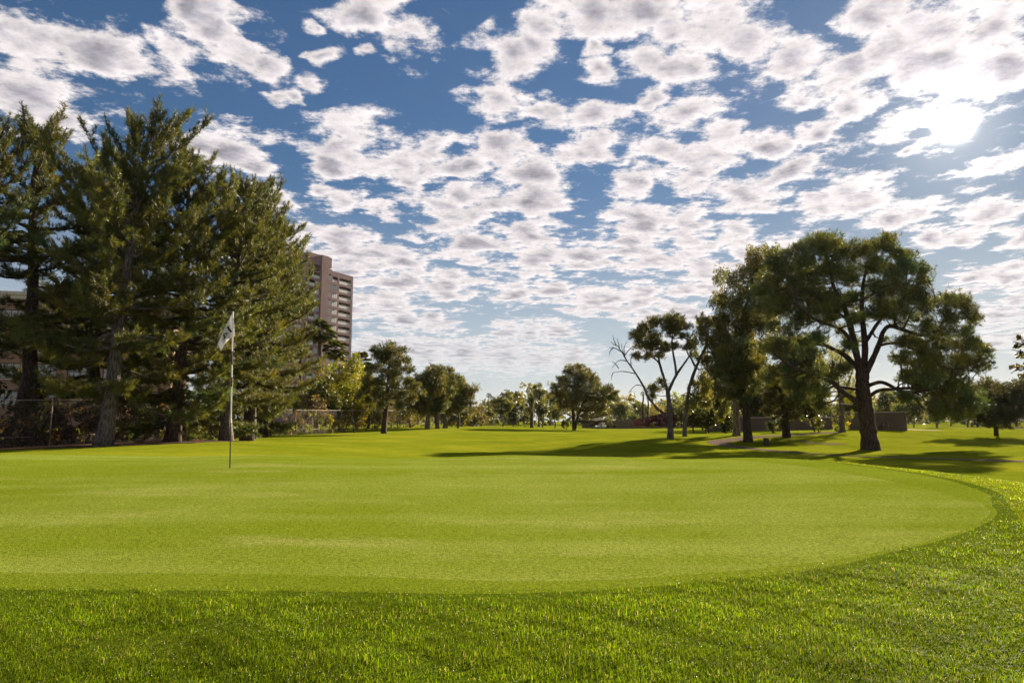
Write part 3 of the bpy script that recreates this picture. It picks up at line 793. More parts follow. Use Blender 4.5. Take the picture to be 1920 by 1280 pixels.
HERO = [(1495,478,26),(1530,466,24),(1560,460,22),(1585,482,19),(1470,505,22),(1510,512,26),(1550,507,26),(1583,522,20),(1452,486,13),(1442,525,18),(1480,548,25),(1530,552,26),(1566,562,20),(1452,572,22),(1500,592,26),(1545,600,20),(1470,622,24),(1520,632,18),
 (1612,472,13),(1632,467,17),(1657,464,17),(1682,474,16),(1642,500,20),(1672,504,21),(1702,494,17),(1722,504,14),(1737,522,14),(1655,540,22),(1692,538,22),(1720,548,18),(1662,576,22),(1700,582,20),(1738,574,17),(1770,566,15),(1795,566,15),(1814,578,12),(1822,598,12),(1780,594,15),(1735,612,18),(1770,624,16),(1806,624,12),(1640,585,13),
 (1752,652,20),(1790,652,18),(1824,644,14),(1846,658,13),(1834,682,16),(1800,686,20),(1756,692,22),(1718,692,18),(1692,672,14),(1730,730,20),(1770,732,22),(1808,727,20),(1752,758,14),(1784,764,16),(1700,706,13),
 (1500,690,20),(1540,690,17),(1512,728,22),(1590,640,14),(1600,600,14),(1580,690,12),(1450,650,20),(1450,700,18),(1535,760,10),(1690,640,14),(1720,655,16),(1760,775,12),(1800,775,14),(1820,750,16),(1700,745,12),(1740,705,16),(1605,560,14),(1430,545,14),(1480,655,18),(1560,705,13),(1482,722,18),(1540,735,12),(1530,660,14)]
hero = clump_tree('pine_tree', 'huge spreading pine with a thick dark trunk and heavy crooked limbs', 'tree', HL, px_clumps(HERO, HD, 4.6, 5, 2, 1.45) + [(*at(x_, y_, HD + 3.2), r_ * m_per_px(HD)) for x_, y_, r_ in [(1620,600,18),(1598,640,16),(1650,596,18),(1575,620,16),(1632,560,18),(1600,575,18),(1560,585,16),(1660,640,12),(1690,610,18),(1720,640,18),(1540,640,18),(1500,650,18),(1770,700,18),(1740,680,18),(1790,720,18)]], 'aleppo', M_BARK, None, 5, tint=(0.094, 0.107, 0.030), twigs=6, split_limbs=True, trunk_sides=16, twig_r=0.016)

# sparse tree with one long bare limb
SD = 55.0; q = m_per_px(SD); b = ground_at(1257, SD)
SL = [(np.concatenate([[b - [0, 0, 0.2]], px_limb([(1257,818),(1257,795),(1256,775),(1254,752),(1252,732)], SD)]), np.array([7.6,6.2,5.4,5,4.4,4.0]) * q),
  (px_limb([(1251,734),(1246,712),(1239,690),(1235,668),(1240,645),(1232,622)], SD, [0,.2,.4,.6,.8,1]), np.array([2.9,2.6,2.4,2.0,1.5,.8]) * q),
  (px_limb([(1253,734),(1262,714),(1270,700),(1278,688),(1292,668),(1298,655)], SD, [0,-.3,-.5,-.8,-1,-1.2]), np.array([3.0,2.7,2.4,2.0,1.5,.8]) * q),
  (px_limb([(1268,702),(1266,684),(1262,662),(1260,640),(1262,615)], SD, [-.5,-.3,0,.2,.4]), np.array([2.4,2.2,1.8,1.5,.8]) * q),
  (px_limb([(1240,690),(1232,676),(1218,665),(1205,645)], SD, [.4,.1,-.2,-.4]), np.array([1.8,1.5,1.2,.7]) * q),
  (px_limb([(1256,790),(1244,776),(1230,762),(1216,745),(1207,725),(1196,706),(1184,688),(1174,674),(1166,660),(1158,648)], SD, [0,-.3,-.6,-1,-1.3,-1.6,-1.9,-2.1,-2.3,-2.4]), np.array([3.2,2.9,2.6,2.3,2.0,1.7,1.4,1.1,.8,.5]) * q)]
rng = np.random.default_rng(3)
for (x0, y0, x1, y1, mx, my, dd0) in [(1207,724,1178,737,1192,722,-1.3),(1190,700,1150,698,1168,696,-1.7),(1150,698,1146,712,1147,705,-2),(1176,677,1147,690,1160,676,-2.1),(1166,660,1142,652,1152,652,-2.3),(1162,655,1157,634,1160,645,-2.4),(1172,670,1176,640,1170,652,-2.2),(1158,648,1146,640,1150,645,-2.4),(1184,688,1190,660,1183,672,-1.9),(1170,668,1186,650,1180,655,-2.1),(1150,652,1143,666,1144,658,-2.4),(1155,646,1149,628,1151,637,-2.4),(1256,752,1270,742,1263,744,0),(1258,800,1268,780,1264,788,.3),(1160,690,1148,678,1154,682,-2.0),(1178,681,1165,644,1168,660,-2.2)]:
    SL.append((px_limb([(x0, y0), (mx, my), (x1, y1)], SD, [dd0, dd0 - .2, dd0 - .4]), np.array([1.0, .7, .3]) * q))
SPARSE = [(1189,627,9),(1200,619,11),(1203,640,13),(1216,650,12),(1228,606,13),(1250,604,14),(1268,601,13),(1276,614,12),(1260,621,12),(1229,629,14),(1193,668,7),(1214,668,8),(1264,646,7),(1283,632,8),(1228,728,9),(1240,716,7),(1222,742,7),(1288,648,8),(1246,650,9),(1236,665,7)]
clump_tree('sparse_tree', 'thin tree with a flat topped crown and a long bare limb reaching left', 'tree', SL, px_clumps(SPARSE, SD, 1.9, 6, 2, 1.3), 'aleppo', M_BARKG, None, 6, twigs=4, tint=(0.100, 0.096, 0.028))

# leaning gum tree right behind it
ED = 60.0; q = m_per_px(ED); b = ground_at(1284, ED)
EL = [(np.concatenate([[b - [0, 0, 0.2]], px_limb([(1284,790),(1287,765),(1291,735),(1298,708),(1308,682),(1318,660)], ED)]), np.array([4.6,3.9,3.6,3.3,3,2.6,2]) * q),
      (px_limb([(1305,690),(1296,672),(1288,655),(1300,620)], ED, [0,.4,.8,1]), np.array([2.2,1.8,1.4,.7]) * q),
      (px_limb([(1318,660),(1326,640),(1322,610),(1330,590)], ED, [0,-.3,-.6,-.8]), np.array([2.6,2.2,1.5,.7]) * q)]
GUM = [(1302,640,11),(1314,622,11),(1330,612,13),(1325,640,12),(1304,665,9),(1338,632,14),(1340,660,15),(1322,668,11),(1330,690,12),(1312,600,8),(1318,712,12),(1296,752,13),(1312,745,14),(1300,722,10),(1322,735,13)]
clump_tree('gum_tree', 'leaning gum tree with thin drooping leaves, right beside the thin flat topped tree', 'tree', EL, px_clumps(GUM, ED, 2.0, 7, 1, 1.25), 'euc', M_BARKG, None, 7, twigs=4)

# tall gum tree whose crown forms the left shoulder of the big mass
ED = 62.0; q = m_per_px(ED); b = ground_at(1381, ED)
EL = [(np.concatenate([[b - [0, 0, 0.2]], px_limb([(1381,800),(1380,770),(1381,740),(1384,700),(1388,650),(1395,600),(1405,550),(1415,510)], ED)]), np.array([8.5,6.6,6,5.6,5,4.4,3.6,2.6,1.4]) * q),
      (px_limb([(1384,700),(1372,660),(1362,620),(1355,580)], ED, [0,-.6,-1.2,-1.6]), np.array([3.2,2.6,2,1]) * q),
      (px_limb([(1388,650),(1405,620),(1425,600),(1440,570)], ED, [0,.8,1.4,2]), np.array([3,2.4,2,1]) * q),
      (px_limb([(1381,742),(1372,735),(1360,730),(1345,742),(1328,755),(1312,764)], ED, [0,-.6,-1,-1.4,-1.8,-2]), np.array([2.6,2.4,2.2,1.8,1.4,.8]) * q),
      (px_limb([(1372,735),(1376,726),(1384,722)], ED, [-.6,-.8,-1]), np.array([2,1.6,1]) * q),
      (px_limb([(1372,737),(1360,752),(1350,765),(1346,780)], ED, [-.6,-.9,-1.2,-1.4]), np.array([2,1.7,1.3,.8]) * q)]
TALL = [(1348,560,14),(1356,590,16),(1348,620,14),(1372,530,16),(1378,565,20),(1398,505,15),(1405,540,20),(1412,480,14),(1425,500,18),(1440,470,12),(1430,540,20),(1395,590,22),(1365,625,18),(1420,580,22),(1445,560,16),(1400,630,22),(1440,600,18),(1350,655,16),(1375,660,18),(1415,660,20),(1338,600,8),(1344,690,14),(1360,760,9),(1352,775,8),(1366,742,9)]
clump_tree('gum_tree', 'tallest gum tree, pale trunk and hanging foliage left of the huge spreading pine', 'tree', EL, px_clumps(TALL, ED, 3.2, 8, 2, 1.35), 'euc', M_PALE, None, 8, twigs=4, tint=(0.100, 0.100, 0.032))

# rounded pine in front of it
ED = 54.0; q = m_per_px(ED); b = ground_at(1403, ED)
EL = [(np.concatenate([[b - [0, 0, 0.2]], px_limb([(1402,815),(1400,790),(1399,765),(1397,735),(1394,705),(1390,680)], ED)]), np.array([10.5,8.2,7.2,6.6,6.2,5.4,4,2]) * q),
      (px_limb([(1404,768),(1415,769),(1424,765),(1430,758)], ED, [-.3,-.6,-.9,-1.1]), np.array([2.2,2,1.6,1]) * q),
      (px_limb([(1394,710),(1375,700),(1355,690)], ED, [0,-.8,-1.4]), np.array([3,2.4,1.4]) * q),
      (px_limb([(1394,700),(1410,690),(1425,680)], ED, [0,.5,1]), np.array([3,2.4,1.4]) * q)]
ROUND = [(1365,660,16),(1385,652,16),(1405,660,16),(1350,680,16),(1372,685,20),(1398,688,20),(1418,682,15),(1348,708,15),(1370,715,18),(1395,718,18),(1414,710,14),(1362,738,12),(1388,742,13),(1408,735,10),(1345,728,9)]
clump_tree('pine_tree', 'smaller pine with a rounded olive crown and dark trunk beside the cart path', 'tree', EL, px_clumps(ROUND, ED, 2.3, 9, 2, 1.2), 'aleppo', M_BARK, None, 9, twigs=4, tint=(0.105, 0.108, 0.030))

# low pine with ivy on the trunk
ED = 60.0; q = m_per_px(ED); b = ground_at(1475, ED)
EL = [(np.concatenate([[b - [0, 0, 0.2]], px_limb([(1474,805),(1473,785),(1470,760),(1466,735),(1460,715)], ED)]), np.array([8.6,7.4,6.4,5.6,4.6,3.6,2]) * q),
      (px_limb([(1470,760),(1488,745),(1500,735)], ED, [0,-.5,-.9]), np.array([3,2.2,1.2]) * q),
      (px_limb([(1466,735),(1448,722),(1445,712),(1450,695)], ED, [0,-.6,-1,-1.2]), np.array([2.6,2.2,1.8,1]) * q)]
LOW = [(1442,730,14),(1462,722,16),(1482,728,16),(1500,740,14),(1450,752,14),(1470,752,16),(1490,760,14),(1436,770,10),(1512,755,12),(1460,775,9),(1485,782,8),(1428,700,12),(1450,700,14),(1475,700,14),(1466,800,6),(1476,790,6)]
clump_tree('pine_tree', 'low dense pine with an ivy wrapped trunk right of the litter bin', 'tree', EL, px_clumps(LOW, ED, 2.2, 10, 2, 1.25), 'aleppo', M_BARK, None, 10, twigs=4, tint=(0.075, 0.076, 0.028))

# weeping tree behind the big pine, its sunlit yellow put into the leaf colour
ED = 72.0; q = m_per_px(ED); b = ground_at(1580, ED)
EL = [(np.concatenate([[b - [0, 0, 0.2]], px_limb([(1579,800),(1578,775),(1577,750),(1570,715),(1560,680)], ED)]), np.array([7,5.4,5,4.6,4,3,1.6]) * q),
      (px_limb([(1577,752),(1590,720),(1600,690)], ED, [0,.6,1]), np.array([2.6,2,1]) * q),
      (px_limb([(1572,720),(1550,690),(1535,665)], ED, [0,-.5,-.9]), np.array([2.6,2,1]) * q)]
WEEP = [(1540,668,12),(1560,660,14),(1580,664,13),(1552,690,14),(1574,690,14),(1596,684,12),(1536,705,12),(1560,715,13),(1586,712,12),(1548,738,11),(1572,742,11),(1600,715,9),(1530,730,10),(1588,738,9)]
clump_tree('weeping_tree', 'weeping tree with sunlit yellow foliage behind the huge spreading pine', 'tree', EL, px_clumps(WEEP, ED, 2.6, 11, 1, 1.1), 'willow', M_BARKG, None, 11, twigs=3)
IVY = [(1568,805,6),(1566,790,7),(1590,795,7),(1592,782,8),(1572,775,6),(1598,772,5)]
clump_tree('shrub', 'bright yellow green saplings round the foot of the weeping tree', 'shrub', [(np.array([ground_at(1572, 69.0) - [0, 0, .1], at(1572, 790, 69.0)]), [0.04, 0.02])], px_clumps(IVY, 69.0, 0.5, 12, 0), 'yellow', M_BARKG, None, 12, twigs=3)
# dark shrubs against the wall
for (px, d, H, rx, sd, lab, st) in [(1361, 76, 2.6, 1.5, 41, 'dark scrubby bush with a dead branch left of the pale gum trunk', 'dark'),
     (1527, 74, 3.9, 1.9, 42, 'dark evergreen bush filling the gap before the wall, right of the ivy wrapped pine', 'dark'),
     (1453, 72, 2.2, 1.0, 43, 'slim dark bush with a leafy foot behind the litter bin', 'dark'),
     (1655, 77, 1.2, 0.8, 44, 'small brown bush against the end of the tan wall', 'dry'),
     (1300, 84, 4.6, 2.8, 45, 'grey green bush under the leaning gum tree', 'euc_far'),
     (1330, 80, 3.6, 2.4, 46, 'dark green bush between the leaning gum tree and the rounded pine', 'dark')]:
    auto_tree('shrub', lab, px, d, H, rx, st, M_BARK, sd, None, clear=0.05, n=12, cr=0.40)
# tree entering at the right edge
ED = 24.0; q = m_per_px(ED); b = ground_at(2080, ED)
EL = [(np.array([b - [0, 0, 0.2], at(2078, 800, ED), at(2070, 740, ED), at(2050, 700, ED), at(2030, 650, ED)]), [0.20, 0.16, 0.13, 0.10, 0.05])]
for pts in [[(2060,720),(2010,690),(1960,672),(1925,662),(1896,655)], [(2050,700),(2000,660),(1950,632),(1920,618)], [(2065,735),(2000,715),(1950,700),(1915,690),(1895,700)], [(1960,672),(1930,690),(1905,694)], [(1940,650),(1915,645),(1900,640)],[(2050,700),(2030,640),(2010,590)]]:
    EL.append((px_limb(pts, ED, np.linspace(0, -0.8, len(pts))), np.linspace(0.05, 0.008, len(pts))))
EDGE = [(1912,662,9),(1925,640,9),(1908,690,8),(1930,680,12),(1918,706,7),(1940,620,12),(1950,660,16),(1960,700,16),(1985,640,18),(1990,690,18),(2020,620,20),(2030,670,22),(1905,648,4),(1912,632,5),(1935,705,10)]
clump_tree('leafy_tree', 'small leaved tree reaching in at the right edge of the picture', 'tree', EL, px_clumps(EDGE, ED, 1.2, 14, 1), 'broad', M_BARK, None, 14, twigs=5, tint=(0.045, 0.040, 0.016), twig_r=0.006)
# low tree at the right whose boughs hang over the fairway
ED = 66.0; q = m_per_px(ED); b = ground_at(1868, ED + 3)
EL = [(np.array([b - [0, 0, 0.2], at(1866, 780, ED + 3), at(1862, 760, ED + 2), at(1856, 735, ED)]), [0.22, 0.18, 0.14, 0.06])]
HANG = [(1770,762,13),(1790,752,15),(1800,768,12),(1950,735,20),(1965,760,18),(1925,725,14),(1815,745,16),(1840,738,18),(1865,732,18),(1888,738,16),(1912,742,16),(1826,765,16),(1850,762,18),(1876,764,18),(1902,766,16),(1845,785,9),(1868,786,11),(1888,784,10),(1850,796,5),(1888,796,6),(1930,750,18),(1940,770,16)]
clump_tree('pine_tree', 'dark low pine with boughs hanging to the grass near the right edge', 'tree', EL, px_clumps(HANG, ED, 2.6, 15, 2, 1.4), 'aleppo', M_BARK, None, 15, twigs=4, tint=(0.050, 0.052, 0.018))

# ------------------------------------------------------------------ middle distance: the domed tree, the belt beyond, palms
CD = 110.0; q = m_per_px(CD); b = ground_at(1077, CD)
CL = [(np.concatenate([[b - [0, 0, 0.2]], px_limb([(1076,795),(1075,778),(1074,760),(1073,742),(1074,725)], CD)]), np.array([4.8,3.6,3.2,3,2.6,2.2,1.2]) * q),
      (px_limb([(1078,802),(1082,785),(1087,770),(1094,755),(1102,742),(1110,728)], CD, [0,-.5,-1,-1.4,-1.8,-2]), np.array([3,2.6,2.3,2,1.7,1]) * q),
      (px_limb([(1074,750),(1060,738),(1050,725)], CD, [0,1,1.8]), np.array([1.6,1.3,.7]) * q),
      (px_limb([(1094,755),(1112,745),(1128,738)], CD, [-1.4,-1,-.6]), np.array([1.6,1.3,.7]) * q)]
DOME = [(1068,695,9),(1082,691,9),(1096,695,9),(1104,704,10),(1058,708,10),(1075,706,12),(1092,710,13),(1112,716,12),(1122,722,11),(1048,722,10),(1064,724,13),(1082,726,14),(1100,728,14),(1118,734,12),(1132,730,10),(1142,732,8),(1152,737,7),(1150,748,6),(1136,744,9),(1040,738,9),(1054,742,12),(1072,744,12),(1090,746,12),(1108,750,12),(1124,752,10),(1062,758,11),(1080,762,10),(1116,766,11),(1128,768,9),(1048,758,8),(1136,776,7),(1140,788,5),(1104,768,9)]
clump_tree('domed_tree', 'large domed tree with a forked trunk in the middle of the far fairway', 'tree', CL, px_clumps(DOME, CD, 4.2, 20, 2, 1.12), 'aleppo_far', M_BARK, None, 20, twigs=3, tint=(0.092, 0.092, 0.028))

BELT = [ # name, label, px, d, top y, half-width px, style, clear, n
 ('broadleaf_tree', 'hazy round tree just right of the two far palms', 943, 165, 741, 19, 'broad_far', .30, 22),
 ('broadleaf_tree', 'low dark tree left of the tall date palm', 962, 150, 766, 14, 'dark', .15, 14),
 ('broadleaf_tree', 'low dark tree right behind the date palm trunk', 984, 148, 764, 15, 'dark', .12, 14),
 ('broadleaf_tree', 'small pale tree right of the date palm', 1017, 145, 750, 17, 'broad_far', .22, 18),
 ('gum_tree', 'tall grey green gum tree left of the domed tree', 1011, 160, 707, 15, 'euc_far', .20, 26),
 ('broadleaf_tree', 'small dark trunked tree left of the round dark bush', 1040, 138, 758, 15, 'broad_far', .35, 16),
 ('shrub', 'round dark bush at the foot of the domed tree', 1061, 118, 781, 11, 'dark', .02, 12),
 ('gum_tree', 'feathery pale green gum tree over the service building', 1163, 175, 739, 17, 'euc_far', .15, 24),
 ('broadleaf_tree', 'pale yellow tree behind the gum over the service building', 1146, 195, 752, 15, 'broad_far', .15, 18),
 ('broadleaf_tree', 'low pale tree seen behind the bare limb', 1184, 190, 766, 13, 'broad_far', .10, 16),
 ('broadleaf_tree', 'round sunlit tree left of the two bare palm trunks', 1204, 200, 747, 12, 'broad_far', .12, 16),
 ('broadleaf_tree', 'yellow lit tree right of the two bare palm trunks', 1230, 205, 752, 16, 'yellow', .12, 14),
 ('broadleaf_tree', 'pale tree behind the ridge of the red roof', 1262, 200, 742, 18, 'broad_far', .10, 18),
 ('broadleaf_tree', 'grey tree behind the right end of the red roof', 1290, 195, 747, 18, 'euc_far', .10, 18),
 ('broadleaf_tree', 'dusky tree on the far left of the belt, below the two far palms', 918, 180, 766, 10, 'broad_far', .15, 12),
 ('scrub_tree', 'pinkish brown scrub tree at the end of the long hedge', 904, 170, 752, 8, 'dry', .10, 12),
 ('broadleaf_tree', 'far low tree between the hazy round tree and the gum', 972, 210, 746, 13, 'euc_far', .10, 14),
 ('broadleaf_tree', 'far tree just left of the domed crown, low', 1033, 200, 730, 11, 'broad_far', .10, 14),
 ('broadleaf_tree', 'small dark tree with a bare trunk right of the tan wall', 1713, 105, 750, 24, 'dark', .38, 16),
 ('broadleaf_tree', 'small dark tree on a thin trunk, second right of the tan wall', 1757, 95, 742, 26, 'dark', .36, 16),
 ('broadleaf_tree', 'hazy grey green tree in the gap beside the second small dark tree', 1783, 160, 728, 32, 'euc_far', .10, 22),
 ('broadleaf_tree', 'far dull tree right of the hanging pine', 1905, 140, 710, 40, 'dark', .10, 24),
 ('broadleaf_tree', 'far dull tree behind the hanging pine', 1862, 150, 714, 38, 'dark', .10, 22),
 ('broadleaf_tree', 'far tree showing under the crown of the huge pine, right of its trunk', 1668, 140, 722, 30, 'euc_far', .08, 20),
 ('broadleaf_tree', 'olive tree behind the tan wall, right of the huge trunk', 1695, 120, 738, 26, 'broad_far', .10, 18),
 ('broadleaf_tree', 'far olive tree filling the gap left of the huge trunk', 1598, 130, 715, 30, 'broad_far', .04, 26),
 ('broadleaf_tree', 'dark tree mass behind the ivy wrapped pine', 1500, 105, 655, 52, 'dark', .04, 44),
 ('broadleaf_tree', 'dark tree mass behind the rounded pine', 1415, 102, 650, 52, 'dark', .04, 44),
 ('broadleaf_tree', 'dull tree behind the dark green bush under the gums', 1340, 106, 700, 36, 'euc_far', .04, 34),
 ('broadleaf_tree', 'dark far tree between the second small dark tree and the hanging pine', 1815, 128, 732, 34, 'dark', .08, 24),
 ('broadleaf_tree', 'dark tree at the right edge behind the small leaved branches', 1948, 118, 705, 44, 'dark', .08, 30),
 ('broadleaf_tree', 'low dull tree behind the far dark golf cart', 1838, 175, 748, 24, 'broad_far', .08, 18),
]
for i, (nm, lab, px, d, ty, hw, st, clr, n) in enumerate(BELT):
    g = ground_at(px, d); by = HOR + (CAM_H - g[2]) / d * FPX
    auto_tree(nm, lab, px, d, (by - ty) / FPX * d * 1.0, hw / FPX * d, st, M_BARKG, 100 + i, None, clear=clr, n=n, cr=0.38, twigs=1)

# palms
def fan_palm(name, label, base, top, r, tr, seed, fronds=34, skirt=True, group=None, tint=(0.052, 0.062, 0.022), fan=True):
    rng = np.random.default_rng(seed); base, top = np.asarray(base, float), np.asarray(top, float)
    root = thing(name, label, 'palm', tuple(base), 0, group)
    t = top - base
    m = MB(); pts = curve([0, 0, -0.2], t, 9, 0.0, rng, 0.02); m.tube(pts, np.linspace(tr * 1.2, tr * 0.85, 9) * rng.uniform(.95, 1.05, 9), 8)
    m.build('trunk', M_PALM, root, smooth=True)
    cr = Crown(); pet = MB()
    V3, C3 = [], []
    n_dead = fronds // 3 if skirt else 0
    for i in range(fronds + n_dead):
        dead = i >= fronds
        az = i * 2.4 + rng.normal(0, .2)
        el = rad(rng.uniform(-75, -45)) if dead else rad(82 - 125 * (i / fronds) ** 0.8 + rng.normal(0, 8))
        h = np.array([math.cos(az), math.sin(az), 0])
        d = h * math.cos(el) + np.array([0, 0, math.sin(el)])
        L = r * rng.uniform(0.85, 1.1) * (0.75 if dead else 1)
        c = np.asarray([0.085, 0.055, 0.03]) if dead else jitter_cols(1, tint, 0.25, rng)[0]
        if fan:
            e = t + d * L * 0.50
            pet.tube([t, e], [0.02, 0.012], 3, False)
            side = unit(np.cross(d, [0, 0, 1.0])); nrm = np.cross(side, d)
            for a in np.linspace(-1.25, 1.25, 13):
                ld = d * math.cos(a) + side * math.sin(a); ln = L * 0.58 * (0.65 + 0.35 * math.cos(a))
                tip = e + ld * ln + np.array([0, 0, -1.0]) * ln * (0.25 + 0.2 * rng.random()); sd = np.cross(ld, nrm) * 0.055 * r / 1.6
                mid = e + ld * ln * 0.55
                V3 += [e, mid + sd, tip, e, tip, mid - sd]; C3 += [c] * 6
        else:
            prev = t.copy(); dd = d.copy(); seg = 9
            side = unit(np.cross(d, [0, 0, 1.0]))
            for k in range(seg):
                nx = prev + dd * L / seg
                pet.tube([prev, nx], [0.018, 0.014], 3, False)
                for sgn in (-1, 1):
                    for j in range(2):
                        ll = L * 0.26 * (1 - abs((k + j * .5) / seg - 0.45) * 1.1)
                        b0 = prev + (nx - prev) * (j * .5)
                        tip = b0 + unit(side * sgn + dd * 0.7 + np.array([0, 0, -0.25])) * ll
                        w_ = unit(dd) * 0.035 * r / 1.6
                        V3 += [b0 - w_, b0 + w_, tip]; C3 += [c] * 3
                prev = nx; dd = unit(dd + np.array([0, 0, -0.17]))
    cr.tri((np.array(V3), np.array(C3)))
    o = obj('fronds', cr.mesh('fronds'), M_LEAF, root); o['kind'] = 'stuff'
    pet.build('stalks', M_PALM, root)['kind'] = 'stuff'
    return root
G_F = 'fan palms beside the tower block'
for (px, d, cy, rp, lab, sd) in [(601, 95, 622, 29, 'tall fan palm with a bare brown trunk in front of the tower block', 1), (628, 104, 656, 25, 'shorter fan palm half hidden behind the yellow bush', 2), (676, 108, 678, 24, 'fan palm standing clear against the sky right of the tower block', 3)]:
    g = ground_at(px - (8 if sd == 1 else 0), d)
    fan_palm('fan_palm', lab, g, at(px, cy, d), rp / FPX * d, 0.27 if sd == 1 else 0.2, 300 + sd, 40, True, G_F)
fan_palm('fan_palm', 'fan palm whose crown is lost in the boughs of the last pine', ground_at(563, 82), at(563, 652, 82), 1.3, 0.24, 304, 30, True, G_F)
fan_palm('date_palm', 'date palm with a thick dark trunk among the far trees', ground_at(997, 128), at(997, 746, 128), 17 / FPX * 128, 0.30, 305, 44, False, None, (0.045, 0.055, 0.022), False)
fan_palm('fan_palm', 'taller of the two thin palms far off on the skyline', ground_at(916, 235), at(917, 741, 235), 1.1, 0.16, 306, 22, False, 'two thin palms on the skyline')
fan_palm('fan_palm', 'shorter of the two thin palms far off on the skyline', ground_at(923, 240), at(924, 748, 240), 1.2, 0.16, 307, 22, False, 'two thin palms on the skyline')
fan_palm('fan_palm', 'left of the two palm trunks behind the bare limb, tiny top', ground_at(1205, 150), at(1206, 738, 150), 0.7, 0.20, 308, 14, False, 'two near leafless palm trunks')
fan_palm('fan_palm', 'right of the two palm trunks behind the bare limb, slightly shorter', ground_at(1216, 152), at(1215, 745, 152), 0.6, 0.18, 309, 10, False, 'two near leafless palm trunks')

# trees and bushes behind the fence, between the pines and the lone young pine
for (px, d, H, rx, st, sd, lab, clr) in [
    (636, 82, 10.0, 3.6, 'yellow', 60, 'tall yellow green bush between the tower block and the lone young pine', .03),
    (668, 86, 8.2, 3.0, 'yellow', 61, 'lower yellow green bush just left of the lone young pine', .03),
    (596, 76, 7.0, 3.0, 'dark', 62, 'dark bush under the tall fan palm', .03),
    (572, 72, 4.9, 2.3, 'dry', 63, 'brownish bush at the end of the pine row', .03),
    (692, 92, 7.4, 3.0, 'broad', 64, 'olive bush behind the lone young pine, left side', .03),
    (768, 98, 7.4, 3.2, 'broad', 65, 'olive bush between the lone young pine and the clump of four', .03),
    (725, 98, 4.6, 3.0, 'dry', 66, 'reddish brown bush seen below the boughs of the lone young pine', .03)]:
    tint = {'broad': (0.085, 0.088, 0.022), 'dark': (0.045, 0.052, 0.016)}.get(st)
    auto_tree('bush', lab, px, d, H, rx, st, M_BARK, sd, None, clear=clr, n=26, cr=0.36, twigs=2, tint=tint)

# ------------------------------------------------------------------ buildings
def m_wall(name, a, b, bw, bh, mortar, scale=1.0, axis='xz'):
    def f(t):
        sp = t.new('ShaderNodeSeparateXYZ'); t.l.new(objco(t), sp.inputs[0])
        cb = t.new('ShaderNodeCombineXYZ'); t.l.new(t.math('ADD', sp.outputs[0], sp.outputs[1]), cb.inputs[0]); t.l.new(sp.outputs[2], cb.inputs[1])
        br = t.new('ShaderNodeTexBrick'); t.l.new(cb.outputs[0], br.inputs['Vector'])
        br.inputs['Color1'].default_value = C(*a); br.inputs['Color2'].default_value = C(*b); br.inputs['Mortar'].default_value = C(*mortar)
        br.inputs['Scale'].default_value = 1.0; br.inputs['Brick Width'].default_value = bw; br.inputs['Row Height'].default_value = bh
        br.inputs['Mortar Size'].default_value = 0.012
        n = t.noise(objco(t), 0.5, 5, 0.6)
        c = t.mix(t.smooth(n, 0.35, 0.7, 0.0, 0.35), br.outputs[0], C(*[x * 0.7 for x in a]))
        return pbsdf(t, c, 0.85, 0.15, bump(t, br.outputs['Fac'], 0.3, 0.01)), None
    return mat(name, f)
def m_glass(name, tint, rough=0.08, spec=0.9):
    def f(t): return pbsdf(t, C(*tint), rough, spec), None
    return mat(name, f)
M_TOWER = m_wall('tower_brick', (0.255, 0.160, 0.178), (0.22, 0.138, 0.153), 0.4, 0.2, (0.19, 0.125, 0.125))
M_BRICK = m_wall('red_brick', (0.30, 0.165, 0.115), (0.24, 0.125, 0.09), 0.3, 0.1, (0.30, 0.22, 0.17))
M_BLOCK = m_wall('tan_block', (0.165, 0.115, 0.082), (0.14, 0.098, 0.070), 0.4, 0.2, (0.10, 0.072, 0.055))
M_TRIM = m_plain('pale_trim', (0.42, 0.35, 0.29), (0.52, 0.44, 0.37), 2.0, 0.8)
M_WHITE = m_plain('white_paint', (0.62, 0.60, 0.58), (0.74, 0.72, 0.70), 2.0, 0.6)
M_DARKF = m_plain('dark_frame', (0.03, 0.026, 0.025), (0.05, 0.045, 0.04), 3.0, 0.5)
M_ROOFR = m_plain('red_roof', (0.030, 0.009, 0.008), (0.046, 0.014, 0.012), 2.0, 1.0, 0.0, stretch=(1, 8, 1))
M_DOOR = m_plain('red_door', (0.055, 0.014, 0.014), (0.075, 0.02, 0.02), 2.0, 0.5)
M_GLASS = m_glass('window_glass', (0.20, 0.20, 0.21))
M_PANE = m_plain('window_blind', (0.26, 0.25, 0.26), (0.52, 0.50, 0.50), 0.35, 0.5, 0.5, 0.0, 0.01, 2)  # panes coloured pale to stand in for the reflected sky
M_RAIL = m_plain('pale_rail', (0.46, 0.44, 0.45), (0.56, 0.54, 0.55), 1.0, 0.6, 0.3)

# tower block: faces in a local frame, s along the street face, n outwards, z up
TD0 = 240.0
Dv = np.array([0.505, 0.863]); Dv /= np.linalg.norm(Dv); Nv = np.array([Dv[1], -Dv[0]])
uc = (570.5 - 960) / FPX
corner = np.array([uc * TD0, TD0])
def s_of(px):
    u = (px - 960) / FPX
    return (u * corner[1] - corner[0]) / (Dv[0] - u * Dv[1])
tower = thing('apartment_tower', 'tall mauve brown apartment tower with stacked balconies', 'building', (corner[0], corner[1], float(terrain(corner[0], TD0))))
tz = tower.location.z
tower.rotation_euler = (0, 0, math.atan2(Dv[1], Dv[0]))     # local +x along the face, local -y outwards
S = {k: s_of(v) for k, v in dict(a0=573.5, a1=584.8, a2=585.6, a3=594.2, b0=608.2, b1=614.0, j=615.4, c0=616.8, c1=627.8, d0=630.8, d1=653.4, end=657.2).items()}
ZT, STO, OPN = 54.4 - tz, 3.05, 2.15
